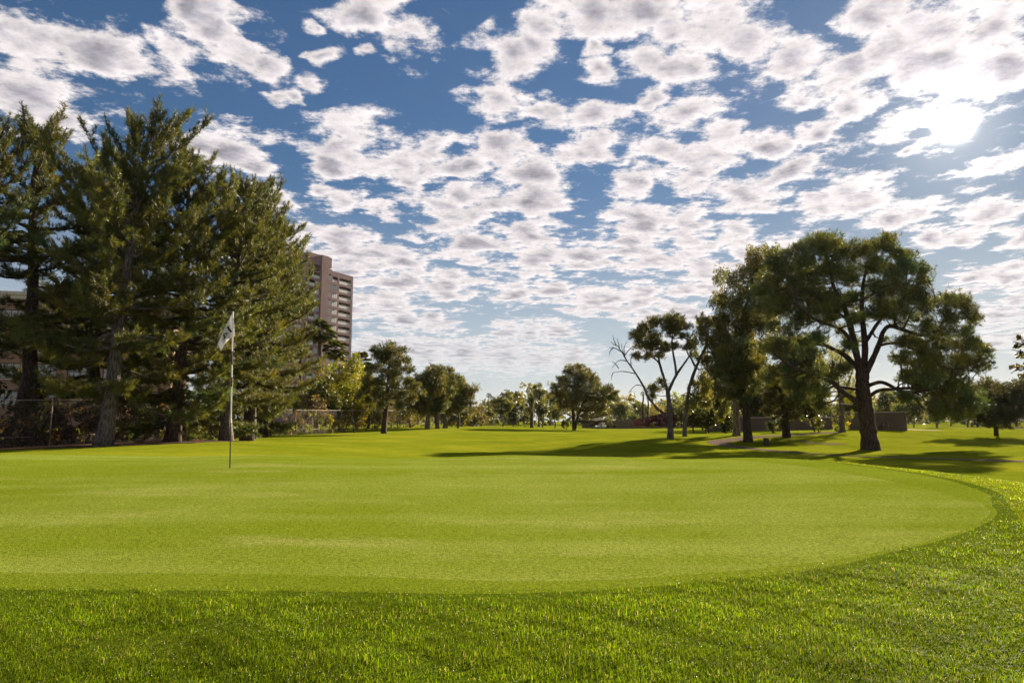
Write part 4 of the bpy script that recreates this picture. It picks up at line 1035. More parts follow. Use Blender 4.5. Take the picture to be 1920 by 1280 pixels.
TOPL, TOPH, BACK = 56.3 - tz, 61.2 - tz, 21.0
nfl = 17
wm = MB()
E = S['end']
wm.box(0.9, E - 0.9, 2.4, BACK, -1, TOPL - 0.4); wm.box(0.9, S['j'] - 0.9, 2.4, 14, TOPL - 0.5, TOPH - 0.4)   # core behind the recesses
def pier(x0, x1, z1, y0=0.0, y1=2.5): wm.box(x0, x1, y0, y1, -1.0, z1)
pier(0, S['a0'], TOPH); pier(S['a3'], S['b0'], TOPH, -0.7); pier(S['b1'], S['c0'], TOPL, -0.3); pier(S['c1'], S['d0'], TOPL); pier(S['d1'], E, TOPL)
pier(S['a1'] - .02, S['a2'] + .02, ZT - 2.9, 0.03, 0.4)
def band(x0, x1, zlo, zhi, y0=0.0): wm.box(x0, x1, y0, 0.45, zlo, zhi)
for k in range(nfl):
    zt = ZT - STO * k; zb = zt - OPN
    nxt = zt - STO
    for x0, x1, y0 in ((S['a0'], S['a3'], 0.012), (S['b0'], S['b1'], -0.6), (S['c0'], S['c1'], -0.2), (S['d0'], S['d1'], 0.012)):
        band(x0, x1, nxt, zb, y0)
        wm.box(x0, x1, 0.45, 2.45, zb - 0.25, zb - 0.01)         # floor slab of the recess
for x0, x1, z0, z1, y0 in ((S['a0'], S['a3'], ZT, ZT + 0.6, .012), (S['a0'], S['a3'], ZT + 2.9, TOPH, .012), (S['b0'], S['b1'], ZT + .3, TOPL + .4, -.6), (S['c0'], S['c1'], ZT, TOPL, -.2), (S['d0'], S['d1'], ZT, TOPL, .012)):
    band(x0, x1, z0, z1, y0)
wm.box(S['a3'], S['j'], -0.02, 2.4, ZT + 2.9, TOPH); wm.box(S['a3'], S['j'], 0.01, 2.4, ZT + .3, ZT + .62)
# end wall and the left face (recesses there too)
wm.box(E - 0.9, E - 0.004, 2.5, BACK, -1, TOPL - .01); wm.box(0.9, E - 0.9, BACK - 0.9, BACK, -1, TOPL - .02)
LC = [(3.0, 8.0), (11.5, 17.5)]
for y0, y1 in ((2.5, 3.0), (8.0, 11.5), (17.5, BACK)): wm.box(0.005, 0.9, y0, y1, -1, TOPL if y0 > 10 else TOPH)
for k in range(nfl):
    zt = ZT - STO * k; zb = zt - OPN
    for y0, y1 in LC: wm.box(0.012, 0.45, y0, y1, zt - STO, zb); wm.box(0.45, 0.95, y0, y1, zb - .25, zb - .01)
for y0, y1 in LC: wm.box(0.012, 0.45, y0, y1, ZT, TOPL if y0 > 10 else TOPH)
wm.box(0.3, E - .3, 0.3, BACK - .3, TOPL - 0.5, TOPL - 0.3); wm.box(0.3, S['j'] - .3, 0.3, 14, TOPH - 0.5, TOPH - 0.3)
wm.build('wall', M_TOWER, tower)
fl_w = {}
def box_mesh(key, w_, d_, h_, m):
    if key not in fl_w:
        b_ = MB(); b_.box(0, w_, 0, d_, 0, h_); me = mesh_np(key, b_.V[0], None, b_.F4[0]); me.materials.append(m); fl_w[key] = me
    return fl_w[key]
def put(name, me, parent, x, y, z):
    o = obj(name, me, None, parent); o.location = (x, y, z); return o
rt = np.random.default_rng(77)
for k in range(nfl):
    zt = ZT - STO * k; zb = zt - OPN
    def win(x0, x1, y, key, m):
        w_ = put('window', box_mesh('window_' + key, x1 - x0, 0.12, OPN, M_DARKF), tower, x0, y, zb)
        n = 3 if x1 - x0 > 2 else 1; pw = (x1 - x0 - 0.1 * (n + 1)) / n
        for i in range(n):
            put('pane', box_mesh('pane_' + key + m.name, pw, 0.03, OPN - 0.2, m), w_, 0.1 + i * (pw + 0.1), -0.035, 0.1)
    if k > 0: win(S['a2'], S['a3'], 0.14, 'a', M_PANE)
    win(S['b0'], S['b1'], -0.4, 'b', M_GLASS)
    if k > 0: win(S['c0'], S['c1'], 0.02, 'c', M_PANE if rt.random() < .75 else M_GLASS)
    def balcony(x0, x1, key):
        b_ = put('balcony', box_mesh('balcony_' + key, x1 - x0, 0.10, 0.12, M_RAIL), tower, x0, 0.10, zb + 0.98)
        put('railing', box_mesh('railing_' + key, x1 - x0 - .1, 0.04, 0.94, M_RAIL), b_, .05, 0.03, -0.95)
        put('glass_door', box_mesh('glassdoor_' + key, (x1 - x0) * 0.42, 0.06, OPN - .15, M_PANE), b_, (x1 - x0) * 0.55, 2.22, -0.95)
    balcony(S['a0'] + .02, (S['a1'] if k else S['a3']) - .02, 'a' if k else 'a0')
    balcony(S['d0'] + .02, S['d1'] - .02, 'd')
    if k == 0: balcony(S['c0'] + .02, S['c1'] - .02, 'c')
    for i, (y0, y1) in enumerate(LC):
        b_ = put('balcony', box_mesh('balcony_l%d' % i, 0.10, y1 - y0 - .04, 0.9, M_RAIL), tower, 0.12, y0 + .02, zb + 0.05)

# brick building behind the pines on the far left
BD = 84.0
p0, p1 = at(-160, 545, BD), at(330, 552, BD + 8)
g0 = float(terrain(p0[0], BD))
brick = thing('brick_building', 'brick office building glimpsed behind the dark pines on the left', 'building', (p0[0], p0[1], g0), math.atan2(p1[1] - p0[1], p1[0] - p0[0]))
Lb = float(np.hypot(*(p1 - p0)[:2])); Hb = p0[2] - g0
rows = [(Hb - 1.9 - 3.45 * k - 1.95, Hb - 1.9 - 3.45 * k) for k in range(4)]
bays = [(i * 4.15 + 0.75, i * 4.15 + 3.75) for i in range(int(Lb // 4.15))]
wb = MB()
wb.box(0.3, Lb - .3, 0.5, 14, -1, Hb - .05)
xs = [0.0] + [v for ba in bays for v in ba] + [Lb]
for i in range(0, len(xs), 2): wb.box(xs[i], xs[i + 1], 0, 0.5, -1, Hb)
for (x0, x1) in bays:
    zs = [-1.0] + [v for r_ in rows[::-1] for v in r_] + [Hb]
    for i in range(0, len(zs), 2):
        if zs[i + 1] > zs[i]: wb.box(x0, x1, 0.01, 0.49, zs[i], zs[i + 1])
wb.build('wall', M_BRICK, brick)
cb_ = MB(); cb_.box(-.3, Lb + .3, -0.45, 0.6, Hb, Hb + 0.42); cb_.box(-.15, Lb + .15, -0.22, 0.4, Hb - .5, Hb - .003); cb_.build('cornice', M_TRIM, brick)
for (x0, x1) in bays:
    for (z0, z1) in rows:
        if z0 < 0.3: continue
        fr = put('window', box_mesh('bw_frame', x1 - x0, 0.10, z1 - z0, M_DARKF), brick, x0, 0.20, z0)
        pw, ph_ = (x1 - x0 - .5) / 4, (z1 - z0 - .3) / 2
        for i in range(4):
            for j_ in range(2): put('pane', box_mesh('bw_pane', pw, 0.03, ph_, M_PANE), fr, .1 + i * (pw + .1), -.035, .1 + j_ * (ph_ + .1))
        put('sill', box_mesh('bw_sill', x1 - x0 + .3, 0.30, 0.16, M_TRIM), fr, -.15, -.36, -.165)

# service building with the dark red roof
VD = 150.0
v0, v1 = at(1091, 789, VD), at(1400, 789, VD - 6)
gv = min(float(terrain(v0[0], VD)), float(terrain(v1[0], VD - 6)))
serv = thing('service_building', 'long low tan service building with a dark red pitched roof', 'building', (v0[0], v0[1], gv), math.atan2(v1[1] - v0[1], v1[0] - v0[0]))
def sx(px): return (px - 1091) / FPX * VD * 1.01
hw = v0[2] - gv + 0.15
lowz = at(1250, 797, VD)[2] - gv
ridge = at(1260, 772, VD + 5)[2] - gv
m_ = MB(); m_.box(0, sx(1113), 0, 8, -1, hw); m_.box(sx(1122), sx(1183), 0, 8, -1, hw - .02); m_.box(sx(1113), sx(1122), 0.9, 8, -1, hw - .04); m_.box(sx(1113) + .004, sx(1122) - .004, 0.02, .9, hw - .25, hw - .06)
m_.box(sx(1183), sx(1420), 0.3, 9, -1, lowz); m_.build('wall', M_BLOCK, serv)
m_ = MB(); m_.box(sx(1111), sx(1148), -1.1, 1.6, hw + .004, hw + .26); m_.build('canopy', M_TRIM, serv)
for i in range(6):
    m_ = MB(); x_ = sx(1114.5) + i * 0.34; m_.box(x_, x_ + .2, -0.9, -.7, hw + .264, hw + .50); m_.build('canopy_post', M_WHITE, serv)
m_ = MB(); m_.box(sx(1114.5), sx(1121), 0.80, 0.89, -.3, hw - .3); m_.build('door', M_DOOR, serv)
def roof_panel(x0, x1, z0f, z1f, i):
    V = [[x0, -.5, lowz + .02], [x1, -.5, lowz + .02], [x1, 5.5, z1f], [x0, 5.5, z0f], [x0, 5.5, lowz], [x1, 5.5, lowz], [x0, -.5, lowz - .12], [x1, -.5, lowz - .12]]
    mm = MB(); mm.add(V, None, [[0, 1, 2, 3], [0, 3, 4, 6], [1, 7, 5, 2], [6, 7, 1, 0], [3, 2, 5, 4]]); return mm
xsr = [1183, 1199, 1215, 1230, 1245, 1262, 1280, 1298, 1318, 1338, 1358, 1378]
zr = lambda px: lowz + (ridge - lowz) * float(np.interp(px, [1183, 1245, 1280, 1380], [0.36, 0.94, 1.0, 0.55]))
for i in range(len(xsr) - 1):
    roof_panel(sx(xsr[i]) + (.0 if i == 0 else .015), sx(xsr[i + 1]) - .015, zr(xsr[i]), zr(xsr[i + 1]), i).build('roof_panel', M_ROOFR, serv)
m_ = MB(); m_.box(sx(1183), sx(1420), -.02, 0.29, lowz - .32, lowz - .14); m_.build('pale_strip', M_TRIM, serv)
for px, d, H, rx, sd, lab in [(1109, 146, 1.2, .5, 71, 'small clipped bush left of the dark red door'), (1139, 146, 1.5, .55, 72, 'vine covered post right of the parked golf cart'), (1150.5, 146, 1.4, .6, 73, 'round climbing shrub on the tan wall, second right of the golf cart'), (1224, 140, 1.5, .6, 74, 'small dark shrub below the red roof, left of the thin flat topped tree'), (1271, 138, 1.7, .6, 75, 'slim dark shrub below the red roof, right of the thin flat topped tree')]:
    auto_tree('shrub', lab, px, d, H, rx, 'dark', M_BARK, sd, None, clear=0.02, n=8, cr=0.45, twigs=0)

# tan block wall on the right
def block_wall(label, px0, d0, px1, d1, h, th=0.25, bays_=5):
    a, b_ = ground_at(px0, d0), ground_at(px1, d1)
    o = thing('block_wall', label, 'wall', (a[0], a[1], min(a[2], b_[2])), math.atan2(b_[1] - a[1], b_[0] - a[0]), 'tan block walls on the right')
    L = float(np.hypot(*(b_ - a)[:2])); step = L / bays_
    for i in range(bays_):
        m_ = MB(); m_.box(i * step + .004, (i + 1) * step - .004, 0, th, -.6, h); m_.build('panel', M_BLOCK, o)
    m_ = MB(); m_.box(-.05, L + .05, -.05, th + .05, h + .002, h + .09); m_.build('coping', M_TRIM, o)
    return o
block_wall('taller tan block wall ending right of the huge trunk', 1590, 82, 1700, 77, 2.05, bays_=4)
block_wall('long shaded block wall behind the gum trunks and dark bushes', 1322, 92, 1562, 84, 1.75, bays_=7)

# golf carts
def golf_cart(label, pos, rz, body=M_WHITE):
    o = thing('golf_cart', label, 'golf cart', tuple(pos), rz, 'golf carts parked far off')
    m_ = MB()
    m_.add([[-1.15, -.6, .35], [1.15, -.6, .35], [1.15, .6, .35], [-1.15, .6, .35], [-1.15, -.58, .78], [-.1, -.58, .80], [.45, -.58, .48], [1.1, -.5, .62], [-1.15, .58, .78], [-.1, .58, .80], [.45, .58, .48], [1.1, .5, .62]],
           [[1, 7, 6], [2, 10, 11]], [[0, 3, 2, 1], [4, 5, 9, 8], [5, 6, 10, 9], [6, 7, 11, 10], [1, 2, 11, 7], [0, 4, 8, 3], [0, 1, 6, 5], [3, 9, 10, 2]]); m_.add([[-1.15, -.58, .78], [-.1, -.58, .8], [-1.15, -.6, .35]], [[0, 2, 1]])
    m_.build('body', body, o)
    m_ = MB(); m_.box(-.75, -.1, -.55, .55, .80, .92); m_.box(-.80, -.68, -.55, .55, .92, 1.30); m_.build('seat', M_TRIM, o)
    m_ = MB(); m_.box(-1.0, .75, -.62, .62, 1.78, 1.86); m_.build('roof', body, o)
    for x_, y_ in ((-.9, -.55), (-.9, .55), (.65, -.5), (.65, .5)):
        m_ = MB(); m_.tube([[x_, y_, .7], [x_ * .95, y_, 1.78]], [.025, .025], 5); m_.build('roof_post', M_DARKF, o)
    for x_, y_ in ((-.75, -.58), (-.75, .58), (.75, -.55), (.75, .55)):
        m_ = MB(); m_.tube([[x_, y_ - .09, .23], [x_, y_ + .09, .23]], [.23, .23], 12); wl = m_.build('wheel', M_DARKF, o)
        m_ = MB(); sg = -1 if y_ < 0 else 1; m_.tube([[x_, y_ + sg * .085, .23], [x_, y_ + sg * .10, .23]], [.12, .12], 10); m_.build('hub', body, wl)
    m_ = MB(); m_.tube([[.55, .2, .7], [.25, .2, 1.05]], [.02, .02], 5); m_.tube([[.25 + .12 * math.sin(a_) * .5, .2 + .16 * math.cos(a_), 1.05 + .1 * math.sin(a_)] for a_ in np.linspace(0, 6.28, 11)], [.015] * 11, 4, False); m_.build('steering_wheel', M_DARKF, o)
    return o
golf_cart('white golf cart parked by the dark red door of the service building', ground_at(1126, 143), 2.2)
golf_cart('dark golf cart far off on the right under the hanging boughs', ground_at(1833, 135), 0.4, M_DARKF)

# ------------------------------------------------------------------ chain link fence, vines and hedge along the left side
M_GALV = m_plain('galvanised_steel', (0.20, 0.145, 0.115), (0.32, 0.25, 0.21), 6.0, 0.7, 0.3, 0.1, 0.005)
FL = np.array([ground_at(px, d)[:2] for px, d in [(-160, 34.2), (12, 34.8), (70, 35.2), (130, 36.4), (250, 41), (400, 51), (530, 63), (640, 74), (700, 84), (760, 97), (815, 112)]])
FS = spline(FL, 12, closed=False)
arc = np.concatenate([[0], np.cumsum(np.linalg.norm(np.diff(FS, axis=0), axis=1))])
def fence_pt(s): return np.array([np.interp(s, arc, FS[:, 0]), np.interp(s, arc, FS[:, 1])])
FH = 2.38
f0 = fence_pt(0.0)
fence = thing('chain_link_fence', 'chain link fence with rusty posts running behind the pines', 'fence', (f0[0], f0[1], float(terrain(*f0))))
fo = np.array(fence.location)
def fz(s): p = fence_pt(s); return np.array([p[0], p[1], float(terrain(p[0], p[1]))]) - fo
ss = np.arange(0, arc[-1], 3.0)
for s in ss:
    m_ = MB(); p = fz(s); m_.tube([p + [0, 0, -.3], p + [0, 0, FH + .03]], [.035, .032], 6); m_.build('post', M_GALV, fence)
base_c = np.array([fz(s) for s in np.linspace(0, arc[-1] - .1, 120)])
m_ = MB(); m_.tube(base_c + [0, 0, FH], [.024] * len(base_c), 5); m_.build('top_rail', M_GALV, fence)
m_ = MB(); m_.tube(base_c + [0, 0, 0.5], [.016] * len(base_c), 4); m_.build('tension_wire', M_GALV, fence)
m_ = MB(); cell = 0.12
near_end = 46.0
for dirn in (1, -1):
    for s in np.arange(0, near_end, cell):
        s1 = s + dirn * FH
        a_, b_ = (s, s1)
        if s1 < 0 or s1 > near_end: continue
        pa, pb = fz(a_), fz(b_)
        mid = fz((a_ + b_) / 2) + [0, 0, FH / 2]
        m_.tube([pa + [0, 0, .03], mid, pb + [0, 0, FH - .02]], [.0035] * 3, 3, False)
m_.build('wire_mesh', M_GALV, fence)['kind'] = 'stuff'

def vine(name, label, s0, s1, h, th, sty, seed, tint=None, off=0.0, low=0.0, dens=1.0, cat='vine', bulge=0.5):
    rng = np.random.default_rng(seed); L = s1 - s0
    n = int(max(8, L * h * 1.5 * dens)); cl = []
    for _ in range(n):
        s = rng.uniform(s0, s1); p = fence_pt(s); q2 = fence_pt(min(s + .5, arc[-1])); tv = unit(q2 - p + 1e-6); nv = np.array([-tv[1], tv[0]])
        edge = min(1.0, min(s - s0, s1 - s) / (0.25 * L) + 0.35)
        z = low + (h * edge * (0.82 + 0.18 * math.sin(s * 2.1 + seed)) - low) * rng.random() ** 0.85
        o_ = off + rng.normal(0, th * 0.5)
        cl.append((p[0] + nv[0] * o_, p[1] + nv[1] * o_, float(terrain(p[0], p[1])) + z, rng.uniform(0.30, 0.30 + bulge)))
    mid = fence_pt((s0 + s1) / 2)
    b_ = np.array([mid[0], mid[1], float(terrain(*mid))])
    limbs = []
    for k in range(max(2, int(L / 1.2))):
        s = rng.uniform(s0, s1); p = fence_pt(s); g = np.array([p[0], p[1], float(terrain(*p)) - .05])
        limbs.append((np.array([g, g + [rng.normal(0, .2), rng.normal(0, .2), h * .5], g + [rng.normal(0, .4), rng.normal(0, .4), h * .9]]), [.03, .022, .01]))
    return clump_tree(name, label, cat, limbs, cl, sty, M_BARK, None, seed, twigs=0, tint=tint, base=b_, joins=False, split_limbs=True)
def s_at(px):
    "length along the fence where pixel column px crosses it"
    u = FS[:, 0] / FS[:, 1]; return float(np.interp((px - 960) / FPX, u[2:], arc[2:]))
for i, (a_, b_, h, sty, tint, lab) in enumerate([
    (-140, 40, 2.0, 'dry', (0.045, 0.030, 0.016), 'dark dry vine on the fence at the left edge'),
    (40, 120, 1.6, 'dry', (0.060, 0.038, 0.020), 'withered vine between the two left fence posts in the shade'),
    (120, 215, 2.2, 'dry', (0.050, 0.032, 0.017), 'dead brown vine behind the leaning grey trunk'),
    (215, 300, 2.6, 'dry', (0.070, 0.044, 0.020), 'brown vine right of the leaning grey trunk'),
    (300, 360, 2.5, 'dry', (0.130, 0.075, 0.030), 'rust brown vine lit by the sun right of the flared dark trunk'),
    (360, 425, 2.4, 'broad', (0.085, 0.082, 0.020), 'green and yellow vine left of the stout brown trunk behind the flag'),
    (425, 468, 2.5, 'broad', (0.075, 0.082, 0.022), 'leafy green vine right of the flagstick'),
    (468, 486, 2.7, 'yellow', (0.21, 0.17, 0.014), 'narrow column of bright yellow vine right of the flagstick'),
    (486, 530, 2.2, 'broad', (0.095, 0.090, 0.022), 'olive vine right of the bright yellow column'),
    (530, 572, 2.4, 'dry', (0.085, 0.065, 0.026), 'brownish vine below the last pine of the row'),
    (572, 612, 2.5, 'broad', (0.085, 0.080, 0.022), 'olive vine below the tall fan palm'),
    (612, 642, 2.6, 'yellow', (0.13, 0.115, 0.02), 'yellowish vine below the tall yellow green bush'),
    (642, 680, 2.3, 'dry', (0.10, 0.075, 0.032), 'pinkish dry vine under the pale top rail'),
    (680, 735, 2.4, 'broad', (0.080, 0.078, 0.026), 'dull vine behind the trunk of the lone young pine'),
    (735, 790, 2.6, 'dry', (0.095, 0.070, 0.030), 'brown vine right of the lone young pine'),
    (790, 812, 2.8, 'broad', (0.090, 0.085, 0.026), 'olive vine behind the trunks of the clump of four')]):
    s0, s1 = s_at(a_), s_at(b_)
    if s1 - s0 < 1.2: s1 = s0 + 1.2
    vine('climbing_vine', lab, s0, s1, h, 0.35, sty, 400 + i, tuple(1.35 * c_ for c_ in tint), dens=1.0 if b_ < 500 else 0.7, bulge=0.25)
# hedge behind the fence, its leaf colour darkened for shade, where the brick building shows above
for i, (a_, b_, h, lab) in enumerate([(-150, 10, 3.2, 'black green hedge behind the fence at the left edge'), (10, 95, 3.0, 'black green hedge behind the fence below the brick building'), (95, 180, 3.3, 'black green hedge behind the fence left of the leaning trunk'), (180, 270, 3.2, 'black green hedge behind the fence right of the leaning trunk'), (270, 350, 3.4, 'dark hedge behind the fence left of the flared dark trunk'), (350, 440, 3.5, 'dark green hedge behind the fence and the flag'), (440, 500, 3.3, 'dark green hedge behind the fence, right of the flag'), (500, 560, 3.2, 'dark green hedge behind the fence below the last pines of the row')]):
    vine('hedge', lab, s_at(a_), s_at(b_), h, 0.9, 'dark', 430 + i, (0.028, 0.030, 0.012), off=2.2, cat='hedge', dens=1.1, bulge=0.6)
# long clipped hedge beyond the clump of pines
for i, (px, d, H, rx, lab) in enumerate([(872, 120, 3.0, 2.2, 'first bush of the long hedge beyond the clump of four'), (884, 128, 3.0, 2.2, 'second bush of the long hedge, thick with yellow vine'), (893, 138, 2.9, 2.2, 'third bush of the long hedge, greyish'), (901, 150, 2.8, 2.2, 'last bush of the long hedge, by the pinkish scrub tree'), (862, 112, 3.2, 2.2, 'bush of the long hedge showing behind the thin pale trunk')]):
    auto_tree('hedge_bush', lab, px, d, H, rx, 'broad_far', M_BARK, 450 + i, 'bushes of the long hedge', clear=.02, n=12, cr=.45, twigs=0, tint=(0.095, 0.085, 0.026))
# wooded land beyond, one mass
rng = np.random.default_rng(99); cl = []
for _ in range(2300):
    az = rng.uniform(-0.30, 0.95); dist = rng.uniform(215, 275)
    x_, y_ = math.tan(az) * dist, dist
    top = 9.5 + 2.5 * math.sin(az * 23) + 1.5 * math.sin(az * 51 + 1) + rng.normal(0, 1.0)
    cl.append((x_, y_, float(terrain(x_, y_)) + rng.uniform(0.5, max(2.0, top)), rng.uniform(1.2, 2.4)))
STY['wood'] = dict(kind='leaf', L=1.1, aspect=0.7, droop=0.3, dens=9, col=(0.095, 0.098, 0.036), flat=0.9, amp=0.35)
cr = Crown(); foliage(cr, cl, 'wood', rng)
tag(obj('far_wood', cr.mesh('far_wood'), M_LEAF), 'hazy olive wood closing the view beyond the fairway', 'wood', kind='stuff')

# ------------------------------------------------------------------ paths and sand
def ribbon(name, pts, width, m, lift, label):
    P = spline(np.asarray(pts, float)[:, :2], 10, closed=False)
    T = np.gradient(P, axis=0); T /= np.linalg.norm(T, axis=1)[:, None]; Nn = np.stack([-T[:, 1], T[:, 0]], 1)
    cols_ = np.linspace(-0.5, 0.5, 5); wv_ = np.broadcast_to(width, (len(P),))
    XY = np.concatenate([P + Nn * (wv_ * c)[:, None] for c in cols_]); n = len(P)
    j = np.arange(n - 1)
    F = np.concatenate([np.stack([r * n + j, r * n + j + 1, (r + 1) * n + j + 1, (r + 1) * n + j], 1) for r in range(4)])
    o = obj(name, mesh_np(name, np.column_stack([XY, terrain(XY[:, 0], XY[:, 1]) + lift]), None, F, smooth=True), m)
    return tag(o, label, 'path', kind='structure')
def gh(px, py, dmin): 
    p = hit(px, py, dmin); return p
ribbon('cart_path', [ground_at(px, d) for px, d in [(1570, 73), (1500, 66), (1430, 61), (1385, 57), (1352, 53.5), (1347, 50.5), (1385, 47.5), (1440, 44.5), (1510, 41.5), (1620, 38.5), (1760, 35.5), (1900, 33), (2100, 31)]], 1.5, M_PATH, 0.016, 'pinkish brown cart path curling round behind the green')
ribbon('cart_path', [ground_at(px, d) for px, d in [(1500, 56), (1520, 54.5), (1545, 54), (1580, 55)]], 0.9, M_PATH, 0.016, 'short piece of cart path left of the huge trunk')
ribbon('cart_path', [ground_at(px, d) for px, d in [(1660, 88), (1690, 84), (1730, 80), (1760, 80)]], 1.8, M_SAND, 0.016, 'pale path beyond the tan wall')
ribbon('cart_path', [ground_at(px, d) for px, d in [(1790, 118), (1815, 112), (1840, 110), (1862, 106), (1885, 100)]], 2.4, M_SAND, 0.02, 'pale path below the far dark golf cart')
ribbon('cart_path', [ground_at(px, d) for px, d in [(920, 170), (926, 160), (933, 152), (940, 150)]], 3.0, M_PATH, 0.02, 'short far path below the two skyline palms')
_b = [ground_at(px, d)[:2] for px, d in [(1868, 118), (1880, 108), (1910, 100), (1960, 96), (1990, 104), (1950, 118), (1900, 124)]]
tag(sheet('sand_bunker', spline(_b, 5), M_PATH, 0.03, 8), 'grey bunker at the far right', 'bunker', kind='structure')

# ------------------------------------------------------------------ litter bin, small marker flag
bp = ground_at(1437, 50.5)
bin_ = thing('litter_bin', 'dark brown square litter bin on the grass by the cart path', 'litter bin', tuple(bp))
M_BIN = m_plain('bin_brown', (0.035, 0.022, 0.018), (0.055, 0.036, 0.028), 6.0, 0.7)
for i in range(4):
    for j_ in range(4):
        for ax in ((0, -1), (0, 1), (1, -1), (1, 1)):
            if i: continue
            m_ = MB(); o_ = -0.135 + j_ * 0.069
            if ax[0] == 0: m_.box(o_, o_ + .063, ax[1] * .14 - .012, ax[1] * .14 + .012, .04, .50)
            else: m_.box(ax[1] * .14 - .012, ax[1] * .14 + .012, o_ + .001, o_ + .062, .04, .50)
            m_.build('slat', M_BIN, bin_)
m_ = MB(); m_.box(-.165, .165, -.165, .165, .502, .55); m_.build('lid', M_BIN, bin_)
m_ = MB(); m_.box(-.12, .12, -.12, .12, -.05, .49); m_.build('liner', M_DARKF, bin_)
mp_ = ground_at(368, 34.0)
pin = thing('marker_flag', 'tiny orange red marker flag stuck in the mulch bed', 'marker flag', tuple(mp_))
M_ORG = m_plain('orange_flag', (0.65, 0.10, 0.05), (0.75, 0.14, 0.07), 3.0, 0.6)
m_ = MB(); m_.tube([[0, 0, -.05], [0, 0, .22]], [.004, .004], 5); m_.build('wire', M_GALV, pin)
m_ = MB(); m_.box(0.0, .085, -.002, .002, .10, .21); m_.build('flag', M_ORG, pin)

# ------------------------------------------------------------------ flagstick
def _flagmat(t):
    n = t.noise(objco(t), 40.0, 3, 0.5)
    col = t.mix(n, C(0.60, 0.57, 0.58), C(0.68, 0.65, 0.65))
    tr = t.new('ShaderNodeBsdfTranslucent'); t.l.new(col, tr.inputs[0])
    mx = t.new('ShaderNodeMixShader'); mx.inputs[0].default_value = 0.35
    t.l.new(pbsdf(t, col, 0.8, 0.1), mx.inputs[1]); t.l.new(tr.outputs[0], mx.inputs[2])
    return mx.outputs[0], None
M_FLAG = mat('flag_cloth', _flagmat)
FD = 10.15
fb = hit(431, 878, 5.0); fb = ground_at(431, FD)
ftop = at(436.8, 586.5, FD)
stick = thing('flagstick', 'black and white flagstick with a white number 14 flag on the green', 'flagstick', tuple(fb))
M_BLACKP = m_plain('black_pole', (0.012, 0.012, 0.012), (0.02, 0.02, 0.02), 8.0, 0.35, 0.5)
M_WHITEP = m_plain('white_pole', (0.62, 0.60, 0.58), (0.70, 0.68, 0.66), 8.0, 0.35, 0.5)
def on_stick(py): 
    t = (878.0 - py) / (878.0 - 586.5); return (ftop - fb) * t
for (y0, y1, mt_, r_) in [(882, 794, M_BLACKP, .0085), (794, 791, M_WHITEP, .013), (791, 727, M_WHITEP, .0105), (727, 709, M_BLACKP, .0105), (709, 686, M_WHITEP, .0105), (686, 660, M_BLACKP, .0105), (660, 585, M_WHITEP, .0100)]:
    m_ = MB(); m_.tube([on_stick(y0), on_stick(y1)], [r_, r_], 10); m_.build('pole_section', mt_, stick, smooth=False)
m_ = MB(); m_.tube([on_stick(585) , on_stick(583.8)], [.014, .008], 10); m_.build('tip', M_WHITEP, stick)
def fpx(cx, cy): return (400 + cx / 15.06, 580 + cy / 15.06)
def cloth_depth(px, py):
    t = (438 - px) / 30.0
    return -0.10 * t + 0.035 * math.sin(3.2 * t + 0.04 * (py - 600)) + 0.012 * math.sin(9 * t)
def on_cloth(px, py, off=0.0): return at(px, py, FD + cloth_depth(px, py) + off) - fb
top_e = [fpx(552, 85), fpx(470, 230), fpx(395, 370), fpx(320, 520), fpx(240, 700), fpx(170, 850), fpx(108, 985)]
bot_e = [fpx(617, 748), fpx(545, 785), fpx(470, 830), fpx(400, 890), fpx(330, 965), fpx(275, 1060), fpx(215, 1170)]
te, be = spline(top_e, 3, closed=False), spline(bot_e, 3, closed=False)
hoist_bulge = lambda v: 0.0
nv_ = 12; V = []
for i in range(len(te)):
    for j_ in range(nv_):
        v = j_ / (nv_ - 1); p_ = te[i] * (1 - v) + be[i] * v
        V.append(on_cloth(p_[0], p_[1]))
n_ = len(te); F = [[i * nv_ + j_, (i + 1) * nv_ + j_, (i + 1) * nv_ + j_ + 1, i * nv_ + j_ + 1] for i in range(n_ - 1) for j_ in range(nv_ - 1)]
me = mesh_np('flag', V, None, F, None, smooth=True)
fl = obj('flag', me, M_FLAG, stick)
sol = fl.modifiers.new('thickness', 'SOLIDIFY'); sol.thickness = 0.002; sol.offset = 0.0
M_INK = m_plain('flag_ink', (0.015, 0.015, 0.018), (0.025, 0.025, 0.028), 8.0, 0.7)
def digit(name, loops_):
    pts_ = [[Vector((*fpx(*c), 0)) for c in lp] for lp in loops_]
    tri = tessellate_polygon(pts_); flat = [v for lp in pts_ for v in lp]
    V_ = [on_cloth(v.x, v.y, -0.005) for v in flat]
    o = obj(name, mesh_np(name, V_, [list(t_) for t_ in tri]), M_INK, fl)
    s_ = o.modifiers.new('thickness', 'SOLIDIFY'); s_.thickness = 0.001; s_.offset = 0.0
    return o
digit('digit', [[(490, 430), (455, 480), (445, 500), (537, 628), (490, 660), (383, 515), (400, 482), (440, 475)]])
digit('digit', [[(420, 648), (372, 740), (328, 820), (300, 862), (285, 845), (302, 795), (276, 735), (285, 690), (345, 655)], [(376, 690), (308, 716), (340, 765)]])

